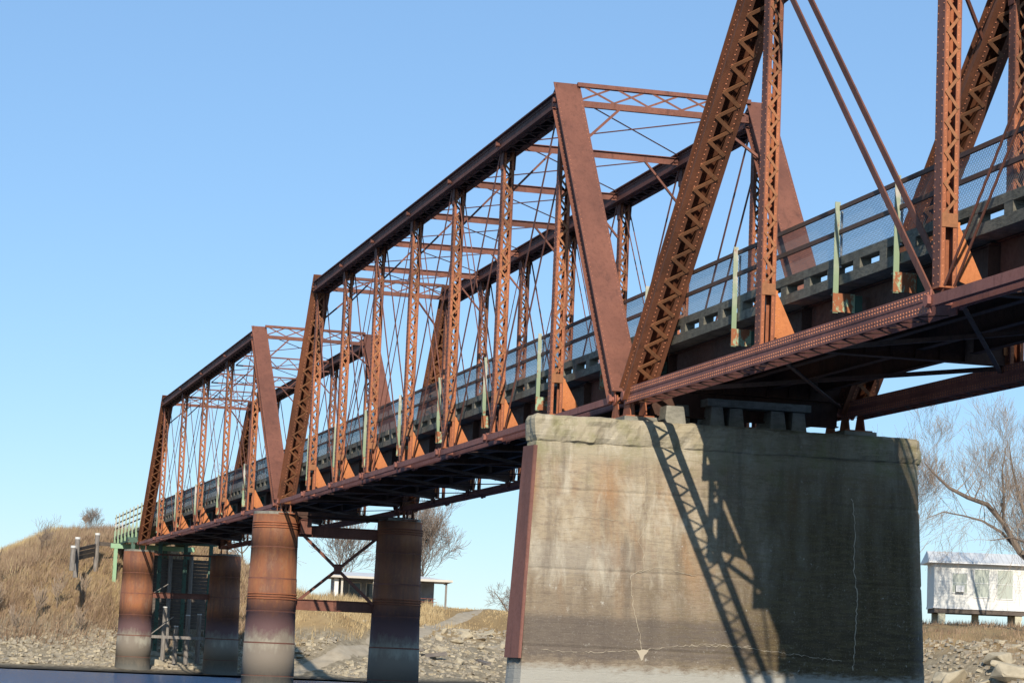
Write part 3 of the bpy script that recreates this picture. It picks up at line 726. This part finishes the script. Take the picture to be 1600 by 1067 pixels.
# boat ramp track draped on the bank
RAMP=[(112,-9,1.2),(116.7,-12,1.1),(119.5,-14,1.0),(121.5,-16,.9),(125.2,-18.7,.8),(133,-22,.75),(141,-25,.75),(152.9,-30.3,.8),(161.3,-35.2,.9),(166,-39,.9)]
m=MB(); n_=90; pts=[]
for i in range(n_+1):
    t_=i/n_*(len(RAMP)-1); k=min(len(RAMP)-2,int(t_)); q=t_-k; a=RAMP[k]; b=RAMP[k+1]; pts.append((a[0]+(b[0]-a[0])*q,a[1]+(b[1]-a[1])*q,a[2]+(b[2]-a[2])*q))
for i,pnt in enumerate(pts):
    a=pts[max(0,i-1)]; b=pts[min(n_,i+1)]; d=Vector((b[0]-a[0],b[1]-a[1])).normalized(); nn=Vector((-d.y,d.x))
    for j in range(7):
        o=(j/6-.5)*2*pnt[2]; x=pnt[0]+nn.x*o; y=pnt[1]+nn.y*o; m.v.append((x,y,terr(x,y)+.05+(0 if 0<j<6 else -.15)))
for i in range(n_):
    for j in range(6): m.f.append((i*7+j,i*7+j+1,(i+1)*7+j+1,(i+1)*7+j)); m.mi.append(0)
tag(m.obj('boat_ramp_road','road',smooth=True),kind='structure')
# ---------------------------------------------------------------- vegetation on the ground
def onramp(x,y):
    return any((x-p_[0])**2+(y-p_[1])**2<(p_[2]+.3)**2 for p_ in pts[::2])
def blades(name,mat,n,region,hmin,hmax,wd,dens,lean=.35):
    m=MB(); k=0; tries=0
    while k<n and tries<n*12:
        tries+=1
        x=rnd.uniform(region[0],region[1]); y=rnd.uniform(region[2],region[3])
        if rnd.random()>dens(x,y): continue
        z=terr(x,y); hh=rnd.uniform(hmin,hmax); a=rnd.uniform(0,6.28); q=noise.noise(Vector((x,y,0))*.3); hh*=(.75+.6*q)
        dx_,dy_=math.cos(a),math.sin(a); la=rnd.uniform(-1,1)*lean*hh; lb=(rnd.uniform(-1,1)*.6-.3)*lean*hh
        w_=wd*rnd.uniform(.6,1.3)
        m.tri((x-dx_*w_,y-dy_*w_,z-.05),(x+dx_*w_,y+dy_*w_,z-.05),(x+la,y+lb,z+hh)); k+=1
    return m.obj(name,mat,fix=False)
def s_of(x,y): return x-shore(y)
def d_brush(x,y):
    s=s_of(x,y)
    if s<5.5 or onramp(x,y) or y<-11 : return 0
    if -6.3<y<.4 and x<134: return .25
    return min(1,(s-5.5)/4)*(.4+.6*max(0,min(1,.5+1.6*noise.noise(Vector((x,y,3))*.25))))
tag(blades('dry_brush','brush',80000,(118,172,-14,24),.4,1.4,.026,d_brush,.75),'tangle of brown dry weeds and brambles covering the steep bank on the left','undergrowth',kind='stuff')
def d_grass(x,y):
    s=s_of(x,y); 
    if s<9 or onramp(x,y) or (abs(y+2.8)<3.2 and x>138): return 0
    if x<134 and y<1 and y>-7: return .2
    top=1 if x>140 else .35
    top=1 if x>140 else .12; return top*(.35+.65*max(0,min(1,.5+2*noise.noise(Vector((x,y,9))*.22))))
tag(blades('dry_grass','grass',52000,(122,215,-24,20),.45,1.15,.032,d_grass,.5),'tall straw-coloured dry grass along the top and side of the embankment','grass',kind='stuff')
def d_mid(x,y):
    s=s_of(x,y); return 0 if s<8 or onramp(x,y) or (y<-21 and s<22) else .9*max(.15,min(1,.5+2*noise.noise(Vector((x,y,7))*.35)))
tag(blades('dry_bank_grass','grass',15000,(121,168,-32,-10),.3,.9,.03,d_mid,.5),'straw-coloured grass on the slope beyond the iron cylinders','grass',kind='stuff')
def d_right(x,y):
    s=s_of(x,y)
    return 0 if s<12 or s>60 else .8*max(0,min(1,.5+2*noise.noise(Vector((x,y,5))*.5)))
tag(blades('dry_weeds','brush',16000,(70,125,-64,-44),.15,.6,.022,d_right,.6),'low brown weeds on the bank below the house on piers','undergrowth',kind='stuff')
def d_turf(x,y):
    s=s_of(x,y); return 0 if s<24 or onramp(x,y) else .9
tag(blades('short_turf','grass',26000,(138,185,-48,-16),.08,.28,.03,d_turf,.4),'short tan winter turf on the flat ground in front of the pavilion','grass',kind='stuff')
# rip-rap
def rock_mesh(seed,mat,flat):
    r_=random.Random(seed); import bmesh
    bm=bmesh.new(); 
    pts_=[Vector((r_.uniform(-1,1),r_.uniform(-.75,.75),r_.uniform(-flat,flat))) for _ in range(13)]
    for p_ in pts_: bm.verts.new(p_)
    bmesh.ops.convex_hull(bm,input=bm.verts); 
    bmesh.ops.delete(bm,geom=[v for v in bm.verts if not v.link_faces],context='VERTS')
    bmesh.ops.bevel(bm,geom=bm.edges[:],offset=.05,segments=1,affect='EDGES')
    me=bpy.data.meshes.new('riprap_rock'); bm.to_mesh(me); bm.free(); me.materials.append(M[mat]); return me
RK=[rock_mesh(i,['rock','rock','rockgrey','rock','rockgrey','rock'][i],[.35,.5,.3,.6,.4,.28][i]) for i in range(6)]
def put_rock(x,y,s_,zoff=.12,lab=None,me=None,grp=None):
    o=bpy.data.objects.new('riprap_rock',me or rnd.choice(RK)); COL.objects.link(o); o.location=(x,y,terr(x,y)+zoff*s_); o.scale=(s_*rnd.uniform(.8,1.3),s_*rnd.uniform(.8,1.2),s_*rnd.uniform(.7,1.2))
    o.rotation_euler=(rnd.uniform(-.35,.35),rnd.uniform(-.5,.1),rnd.uniform(0,6.28))
    tag(o,lab,'rock',grp); return o
ra=0
while ra<70:
    y=rnd.uniform(-1,14); s=rnd.uniform(-.5,8.5) ; x=shore(y)+s
    put_rock(x,y,rnd.uniform(.16,.42)*(1.8 if rnd.random()<.06 else 1),lab='grey stone of the rubble shore between the water and the brushy bank',grp='stones along the left shore'); ra+=1
ra=0
while ra<120:
    y=rnd.uniform(-35,-11); s=rnd.uniform(1,9 if y>-21 else 24); x=shore(y)+s
    if onramp(x,y): continue
    if s>20 and rnd.random()<.5: continue
    put_rock(x,y,rnd.uniform(.2,.5)*(1.8 if s>11 else 1),lab='pale limestone block in the rubble slope between the iron cylinders and the concrete pier',grp='blocks on the middle shore'); ra+=1
ra=0
while ra<75:
    y=rnd.uniform(-60,-44); s=rnd.uniform(4,19); x=shore(y)+s
    put_rock(x,y,rnd.uniform(.3,1.35) if s<13 else rnd.uniform(.15,.4),.18,lab='broken limestone slab on the bank below the white house on piers',grp='slabs below the house'); ra+=1
ra=0
while ra<22:
    x=rnd.uniform(115,122); y=rnd.uniform(-6,-1)
    put_rock(x,y,rnd.uniform(.35,.8),lab='pale stone heaped under the bridge between the two short iron cylinders',grp='stones under the bridge'); ra+=1
m=MB()
for i in range(9000):
    q=rnd.random()
    if q<.33: y=rnd.uniform(-8,14); s=rnd.uniform(-.9,10)
    elif q<.7: y=rnd.uniform(-37,-8); s=rnd.uniform(-.3,10 if y>-21 else 25)
    else: y=rnd.uniform(-62,-44); s=rnd.uniform(1,20)
    x=shore(y)+s
    if onramp(x,y): continue
    r_=rnd.uniform(.05,.19); z=terr(x,y)+r_*.15; p_=Vector((x,y,z)); b=len(m.v); a=rnd.uniform(0,6.28); m.cur=rnd.choice((0,0,1))
    ax_=Vector((math.cos(a),math.sin(a),rnd.uniform(-.3,.3)))*r_*1.3; bx=Vector((-math.sin(a),math.cos(a),rnd.uniform(-.4,.4)))*r_*rnd.uniform(.5,1); cx_=Vector((rnd.uniform(-.3,.3),rnd.uniform(-.3,.3),1))*r_*.5
    m.quadbox([p_-ax_-bx-cx_,p_+ax_*rnd.uniform(.6,1)-bx-cx_,p_+ax_+bx*rnd.uniform(.5,1)-cx_,p_-ax_+bx-cx_,p_-ax_*.7-bx*.8+cx_,p_+ax_*.8-bx*.6+cx_,p_+ax_*.6+bx*.8+cx_,p_-ax_*.9+bx*.5+cx_])
tag(m.obj('shore_rubble',['rockgrey','rock'],fix=False),'small broken stones strewn over the muddy shore between the larger rocks','rubble',kind='stuff')
for (x,y,s_,rz) in ((132,-24.6,1.6,.6),(131,-23.3,.8,.2),(134,-29.5,1.0,2.2)):
    m=MB(); m.quadbox([(-1,-.22,-.08),(1,-.3,-.1),(1.05,.2,-.08),(-.9,.25,-.09),(-.95,-.2,.1),(1,-.26,.08),(.95,.2,.1),(-.9,.2,.09)])
    o=m.obj('driftwood_plank','rockdark'); o.location=(x,y,terr(x,y)+.25); o.scale=(s_,s_,s_); o.rotation_euler=(.1,.12,rz+1.2)
    tag(o,{1.6:'long dark slab lying tilted on the rubble shore right of the iron cylinders',.8:'short dark slab at the water edge just left of the long tilted one',1.0:'dark slab near the foot of the concrete pier on the rubble shore'}[s_],'slab')
# ---------------------------------------------------------------- bare trees
def grow(mt,mc,p,d,L,r_,lev,rr,up_,maxlev,droop=0.,split=.5,tw=1.0,minr=.006,st=0):
    segs=6 if lev<2 else 4; P_=[p.copy()]; R_=[r_]; q=p.copy(); dd=d.copy(); kids=[]
    for i in range(segs):
        dd=(dd+Vector((rr.uniform(-1,1),rr.uniform(-1,1),rr.uniform(-1,1)))*(.09+.03*lev)+Vector((0,0,up_ if droop==0 or lev<3 else -droop))*.10).normalized()
        q=q+dd*(L/segs); P_.append(q.copy()); R_.append(max(minr,r_*(1-.7*(i+1)/segs)))
        if i>=(1 if lev else 2): kids.append((q.copy(),dd.copy(),R_[-1],i==segs-1))
    (mt if lev<2 else mc).tube(P_,R_,7 if lev==0 else (5 if lev==1 else 3),cap=False)
    if lev>=maxlev: return
    for (q,dd,r1,last) in kids:
        for _ in range(2 if (last or lev==0) else (1 if rr.random()<.8 else 2)):
            a=rr.uniform(0,6.28); u=dd.orthogonal().normalized(); v=dd.cross(u); sp_=rr.uniform(.5,1.1)*split*(1.5 if last else 2)
            nd=(dd+(u*math.cos(a)+v*math.sin(a))*sp_).normalized()
            grow(mt,mc,q,nd,L*rr.uniform(.55,.82),r1*rr.uniform(.55,.8),lev+1,rr,up_,maxlev,droop,split,tw,minr)
def bare_tree(name,label,x,y,H,seed,maxlev=5,r_=None,lean=(0,0),split=.5,up_=.8,droop=0.,mat='twig',z=None,minr=.006,group=None,sc=None):
    rr=random.Random(seed); a=MB(); b=MB(); zz=terr(x,y) if z is None else z
    root=thing(name,label,'tree',(x,y,zz-.15),0,group)
    grow(a,b,Vector((0,0,0)),Vector((lean[0],lean[1],1)).normalized(),H*.42,r_ or H*.022,0,rr,up_,maxlev,droop,split,1,minr)
    a.obj('trunk','bark',root,fix=False); b.obj('crown',mat,root,fix=False); return root
bare_tree('bare_tree','wide bare tree behind the bridge just right of the banded near iron cylinder',182,-17,11.5,3,5,.2,split=.75,up_=.5,minr=.015)
bare_tree('bare_tree','bare tree seen through the X brace behind the pavilion roof',186,-27,10.0,11,4,.2,split=.5,up_=.9,minr=.016)
bare_tree('bare_tree','rounded bare tree standing just right of the far iron cylinder behind the pavilion',182,-35.0,10.2,5,5,.2,split=.45,up_=1.0,minr=.013)
vt=thing('bare_tree','small V-shaped bare tree alone on the flat left of the concrete pier','tree',(206,-50.3,terr(206,-50.3))); rr=random.Random(4); va=MB(); vb=MB()
for P_ in ([Vector((0,0,-.3)),Vector((0,.25,.8)),Vector((0,1.0,2.0)),Vector((0,1.7,2.9)),Vector((0,2.3,3.6))],[Vector((0,-.05,0)),Vector((0,-.25,1.1)),Vector((0,.15,2.1)),Vector((0,.35,2.9)),Vector((0,.1,3.5))],[Vector((0,-.2,1.2)),Vector((0,-.9,2.2)),Vector((0,-1.5,2.5))]):
    n_=len(P_); va.tube(P_,[.13*(1-.17*i) for i in range(n_)],6,False)
    for i in range(1,n_):
        for q in range(5):
            d=Vector((rr.uniform(-.6,.6),rr.uniform(-.9,.9),rr.uniform(-.2,1))).normalized(); grow(vb,vb,P_[i-1].lerp(P_[i],rr.random()),d,rr.uniform(.6,1.3),.025,3,rr,.2,5,0,.5,1,.012)
va.obj('trunk','bark',vt,fix=False); vb.obj('crown','twig',vt,fix=False)
rr=random.Random(77); tx=81.; ta=MB(); tb=MB()
def PX(px,py,dx_=0): return Vector((dx_,-49.9+(1600-px)*.0400+54.2,1.0+(870-py)*.0363-terr(tx,-54.2)))
big=thing('bare_tree','large pale-limbed bare tree reaching left over the white house from the right edge','tree',(tx,-54.2,terr(tx,-54.2)))
limbs=[([Vector((0,0,-.4)),PX(1690,930),PX(1650,905),PX(1600,862),PX(1572,815),PX(1545,786),PX(1512,776),PX(1482,762),PX(1455,738),PX(1440,722)],[.34,.30,.26,.21,.17,.15,.13,.10,.06,.03]),
 ([PX(1600,862),PX(1575,830,.5),PX(1548,812,.9),PX(1520,805,1.1),PX(1488,800,1.3),PX(1462,812,1.4)],[.12,.09,.07,.05,.04,.02]),
 ([PX(1650,905),PX(1640,850,1.),PX(1625,790,1.6),PX(1612,730,2.),PX(1606,680,2.2)],[.16,.13,.1,.07,.03]),
 ([PX(1572,815),PX(1560,770,-1.),PX(1552,730,-1.4),PX(1556,690,-1.6)],[.09,.07,.05,.02]),
 ([PX(1640,890),PX(1600,850,-1.5),PX(1560,842,-2.2),PX(1520,850,-2.6)],[.10,.08,.05,.025])]
for P_,R_ in limbs:
    ta.tube(P_,R_,7,cap=False)
    for i in range(2,len(P_)):
        for q in range(2):
            t_=rr.random(); p_=P_[i-1].lerp(P_[i],t_); r_=R_[i]*rr.uniform(.3,.5)+.008
            d=Vector((rr.uniform(-.6,.6),rr.uniform(-.8,.8),rr.uniform(.5,1.3))).normalized(); grow(tb,tb,p_,d,rr.uniform(1.4,2.8),r_,2,rr,.9,5,0,.38,1,.0062)
        for q in range(1):
            t_=rr.random(); p_=P_[i-1].lerp(P_[i],t_); d=Vector((rr.uniform(-.6,.3),rr.uniform(-.3,1),rr.uniform(-.4,.2))).normalized(); grow(tb,tb,p_,d,rr.uniform(1.4,2.6),.02,3,rr,.2,5,.9,.4,1,.007)
ta.obj('trunk','bark',big,fix=False); tb.obj('crown','twiglight',big,fix=False)
bare_tree('bare_tree','bare tree behind the right shoulder of the concrete pier top',112,-54,12.5,31,5,.2,split=.42,up_=1.2,minr=.008)
bare_tree('bare_tree','upright bare tree behind the white house roof',125,-73,12.5,33,5,.22,split=.42,up_=1.1,minr=.009)
for k,(x,y,h_) in enumerate([(124,6.2,3.2),(123.5,9.3,3.4),(126,4.6,3.0),(121.5,7.6,2.6),(128,9.0,4.2),(122.5,3.0,2.4),(127,2.6,2.8)]):
    bare_tree('sapling',['slender pale sapling on the brushy bank, third from the left','pale sapling farthest left on the brushy bank','thin pale sapling mid-bank below the tall grass','curved pale sapling low on the left bank','twiggy sapling rising above the left skyline','short pale sapling near the short iron cylinder','thin sapling below the timber wall'][k],x,y,h_,50+k,2,.05,split=.35,up_=1.0,mat='twiglight',minr=.018)
bare_tree('bare_shrub','twiggy bare shrub breaking the skyline above the left bank',140,5.2,3.6,61,3,.03,split=.5,up_=.8,minr=.007)
bare_tree('bare_shrub','reddish bare shrub behind the left end of the green railing',150,.4,2.6,62,4,.04,split=.6,up_=.6,minr=.006)
# far wood on the horizon
m=MB(); rr=random.Random(5)
for i in range(5200):
    y=rr.uniform(-420,-60); x=560+rr.uniform(-60,60)-y*.1; h_=rr.uniform(3,8.5)*(.8+.4*noise.noise(Vector((y*.02,0,0)))); z=terr(x,y)
    m.tube([(x,y,z-1),(x+rr.uniform(-1,1),y+rr.uniform(-1.6,1.6),z+h_)],[.16,.05],3,False)
tag(m.obj('far_wood','farwood',fix=False),'low grey bare wood along the horizon beyond the flat','wood',kind='stuff')
# ---------------------------------------------------------------- timber wing wall, sign
tw=thing('timber_wing_wall','old grey timber wing wall with white-topped posts on the brushy slope','retaining wall',(0,0,0))
WP=[(121,4.05,.15,-1.6),(128,3.25,1.05,-1.9),(133.5,1.35,1.65,-1.9)]
for (x,y,zt,zb) in WP:
    m=MB(); m.tube([(x,y,zb),(x,y,zt)],[.20,.18],10); o=m.obj('post','wood',tw); m=MB(); m.tube([(x,y,zt-.12),(x,y,zt+.03)],.192,10); m.obj('white_top','whitepaint',o)
m=MB()
for (a,b) in((0,1),(1,2)):
    A=WP[a]; B=WP[b]
    for k in range(1,4): m.bar((A[0]+.25,A[1],A[2]-.55-k*.33),(B[0]+.25,B[1],B[2]-.55-k*.33),(0,0,1),.22+.03*k,.08)
m.bar((133.7,1.35,.9),(134.5,-.2,.9),(0,0,1),.3,.08); m.obj('planks','darkwood',tw)
sg=thing('diamond_road_sign','back of a small diamond road sign on a thin post on the distant embankment','road sign',(291,-10.1,0))
m=MB(); m.tube([(0,0,6.2),(0,0,10.5)],.06,6); m.obj('sign_post','silver',sg)
m=MB(); m.poly([(-.08,0,9.55),(-.08,.62,10.17),(-.08,0,10.79),(-.08,-.62,10.17)],(.02,0,0)); m.obj('sign_plate','signtan',sg)
# ---------------------------------------------------------------- pavilion
def frame_thing(name,label,cat,loc,rz): return thing(name,label,cat,loc,rz)
pz=terr(166,-30)
pz=-2.25
pv=frame_thing('park_pavilion','low grey pavilion with pale metal roof and open porch, behind the iron cylinders','pavilion',(166.5,-28.1,-2.25),-.14); pv.scale=(1,1,.88)
m=MB(); m.box(-2.8,6,-5.4,5.2,-1.2,.06); m.obj('floor_slab','pedestal',pv)
m=MB(); m.box(2.2,6.0,-.2,5.0,.1,2.75); m.box(2.6,6.0,-4.5,-.2,.1,2.75); m.box(-.6,2.2,4.6,5.0,.1,2.75); m.obj('wall','greywall',pv)
m=MB(); m.box(-2.45,-.6,4.62,4.98,.1,2.7); m.obj('side_panel','siding',pv)
m=MB(); 
m.quadbox([(-3.1,-5.7,2.78),(6.4,-5.7,2.78),(6.4,5.5,2.78),(-3.1,5.5,2.78),(-3.1,-5.7,2.88),(6.4,-5.7,2.88),(6.4,5.5,2.88),(-3.1,5.5,2.88)])
m.quadbox([(-3.0,-5.6,2.885),(6.3,-5.6,2.885),(6.3,5.4,2.885),(-3.0,5.4,2.885),(1.2,-2.3,3.45),(2.0,-2.3,3.45),(2.0,4.4,3.45),(1.2,4.4,3.45)])
r_=m.obj('roof','tinroof',pv); m=MB(); m.box(-3.14,-3.102,-5.72,5.52,2.70,2.92); m.box(-3.1,6.4,-5.74,-5.702,2.70,2.92); m.obj('fascia','fascia',r_)
for yy in(-5.2,-1.9,1.4,4.3):
    m=MB(); m.box(-2.6,-2.44,yy-.09,yy+.09,.1,2.78); m.obj('post','fascia' if yy>-5 else 'wood',pv)
for yy in(2.9,1.3):
    m=MB(); m.box(2.14,2.19,yy-.5,yy+.5,.2,2.35); o=m.obj('door','glass',pv); m=MB()
    for e in(-.55,.55): m.box(2.11,2.138,yy+e-.05,yy+e+.05,.15,2.45)
    m.box(2.11,2.138,yy-.6,yy+.6,2.35,2.45); m.obj('frame','whitepaint',o)
m=MB(); m.box(2.54,2.59,-2.6,-1.6,.9,2.0); m.obj('window','glass',pv)
pt_=thing('picnic_table','red-brown picnic table standing in the pavilion porch','picnic table',(164.6,-31.2,pz+.1),.1)
m=MB()
for q in range(4): m.box(-.36+q*.19,-.19+q*.19,-.95,.95,.72,.76)
m.obj('table_top','redwood',pt_)
for e in(-.72,.60):
    m=MB(); m.box(e,e+.14,-.95,.95,.42,.46); m.box(e+.0,e+.12,-.95,.95,.0+.37,.40) if False else None; m.obj('bench','redwood',pt_)
for e in(-.65,.65):
    m=MB(); m.bar((-.62,e,0),(-.15,e,.72),(0,1,0),.05,.1); m.bar((.62,e,0),(.15,e,.72),(0,1,0),.05,.1); m.bar((-.7,e+.06,.39),(.72,e+.06,.39),(0,1,0),.05,.08); m.obj('leg_frame','redwood',pt_)
cx_=thing('white_post_marker','small white cross-shaped marker on the flat beyond the pavilion','marker',(230,-51.5,terr(230,-51.5)))
m=MB(); m.box(-.06,.06,-.1,.1,0,1.5); m.obj('stake','whitepaint',cx_); m=MB(); m.box(-.04,.04,-.5,.5,1.0,1.16); m.box(-.04,.04,-.3,.3,.72,.82); m.obj('cross_arm','whitepaint',cx_)
# ---------------------------------------------------------------- white house on block piers
hz=terr(93,-53)
hs=thing('white_house','white-sided house with pale metal roof raised on cream block piers','house',(95.0,-50.55,hz+.15),-.30)
FL=1.12; HL=6.1; HW=2.95
m=MB(); m.box(0,4,-HL,0,FL,FL+HW)
m.obj('wall','siding',hs)
m=MB()
for k in range(14): m.box(-.015,-.001,-HL,0,FL+.05+k*.2,FL+.065+k*.2)
m.box(-.03,4.03,-HL-.03,.03,FL-.14,FL-.002); m.obj('siding_lines','tinroof',hs)
m=MB(); m.box(.05,3.95,-HL+.05,-.05,FL-.42,FL-.142); m.obj('floor_frame','darkwood',hs)
m=MB(); m.quadbox([(-.55,-HL-3.5,FL+HW-.10),(4.5,-HL-3.5,FL+HW-.10),(4.5,.45,FL+HW-.10),(-.55,.45,FL+HW-.10),(-.5,-HL-3.5,FL+HW),(4.5,-HL-3.5,FL+HW),(4.5,.45,FL+HW),(-.5,.45,FL+HW)])
m.quadbox([(-.52,-HL-3.5,FL+HW+.002),(4.5,-HL-3.5,FL+HW+.002),(4.5,.42,FL+HW+.002),(-.52,.42,FL+HW+.002),(1.9,-HL-3.5,FL+HW+.75),(2.1,-HL-3.5,FL+HW+.75),(2.1,.3,FL+HW+.75),(1.9,.3,FL+HW+.75)]); 
r_=m.obj('roof','tinroof',hs)
m=MB()
for k in range(24): yy=.3-k*.4; m.bar((-.52,yy,FL+HW+.02),(1.9,yy,FL+HW+.77),(0,1,0),.035,.04)
m.obj('roof_ribs','tinroof',r_)
for (ya,yb,za,zb,mt) in((-1.2,-2.15,.95,2.2,'curtain'),(-2.65,-3.6,.7,2.5,'curtain'),(-4.15,-5.15,.65,2.5,'curtain')):
    m=MB(); m.box(-.03,-.004,yb,ya,FL+za,FL+zb); o=m.obj('window',mt,hs); m=MB()
    for (p_,q_,r0_,r1_) in((yb-.06,yb,za-.06,zb+.06),(ya,ya+.06,za-.06,zb+.06),(yb,ya,zb,zb+.06),(yb,ya,za-.06,za),(yb,ya,(za+zb)/2-.02,(za+zb)/2+.02)): m.box(-.055,-.031,p_,q_,FL+r0_,FL+r1_)
    m.obj('frame','whitepaint',o)
m=MB(); m.box(-.35,-.056,-1.95,-1.4,FL+.98,FL+1.42); m.obj('air_conditioner','tinroof',hs)
for (x,y) in((.4,-.55),(3.4,-.5),(.4,-5.6),(3.4,-5.6),(2,-3)):
    m=MB()
    for k in range(4): m.box(x-.22+rnd.uniform(-.02,.02),x+.22,y-.22+rnd.uniform(-.03,.03),y+.22,-.5+k*.30,-.205+k*.30)
    m.obj('block_pier','creamblock',hs)
st=thing('red_stair_landing','red painted timber porch with railing at the right end of the white house','porch',(93.9,-56.9,hz),-.30)
m=MB(); m.box(0,1.2,-1.6,0,FL-.1,FL); m.obj('landing','redpaint',st)
for (x,y) in((.05,-.08),(.05,-1.5),(1.1,-.08),(1.1,-1.5)):
    m=MB(); m.box(x-.05,x+.05,y-.05,y+.05,-.5,FL+1.0); m.obj('post','redpaint',st)
m=MB(); m.box(-.01,.03,-1.6,0,FL+.05,FL+.92); m.obj('railing','redpaint',st)
rf=thing('red_pipe_rail','red pipe handrail among the broken slabs at the lower right','handrail',(75,-50.6,0))
za=terr(75,-50.6)
for (x,y,z0,z1) in((0,0,za-.3,za+.75),(0,-1.1,za-.3,za+.55),(0,-2.3,za-.3,za+.35)):
    m=MB(); m.tube([(x,y,z0),(x,y,z1)],.03,6); m.obj('stanchion','redpaint',rf)
m=MB(); m.tube([(0,.45,za+.82),(0,0,za+.75),(0,-3.2,za+.2)],.03,6); m.tube([(0,.1,za+.2),(0,-3.2,za-.25)],.03,6); m.obj('rail','redpaint',rf)

# ---------------------------------------------------------------- old timber bulkhead under the far end
bh=thing('timber_bulkhead','dark old timber bulkhead under the bridge behind the short iron cylinders','bulkhead',(122,-2.6,0)); bh.location=(0,0,0)
m=MB()
for k in range(20):
    z_=-.35-k*.25; m.box(122.6+rnd.uniform(-.02,.02),122.7,-5.9+rnd.uniform(-.12,.12),-.1+rnd.uniform(-.12,.12),z_-.235,z_)
m.obj('planks','darkwood',bh)
for yy in(-.4,-1.7,-3.1,-4.6):
    m=MB(); m.tube([(122.4,yy,-8.5),(122.4,yy+.03,-.1)],[.17,.15],9); m.obj('post','wood',bh)
for k,(x,y,zt) in enumerate(((117.2,-2.3,-3.9),(117.0,-3.9,-4.4),(117.4,-4.75,-4.3),(116.9,-3.1,-5.2))):
    t_=thing('timber_stub',['tall weathered pile stub between the short iron cylinders','pale pile stub left of the far short iron cylinder','pile stub touching the far short iron cylinder','lowest pile stub between the short iron cylinders'][k],'pile stub',(x,y,zt))
    m=MB(); m.tube([(0,0,-4.5),(0,0,0)],[.17,.15],9); m.obj('shaft','wood',t_); m=MB(); m.tube([(0,0,-.06),(0,0,.02)],.158,9); m.obj('top','whitepaint',t_)
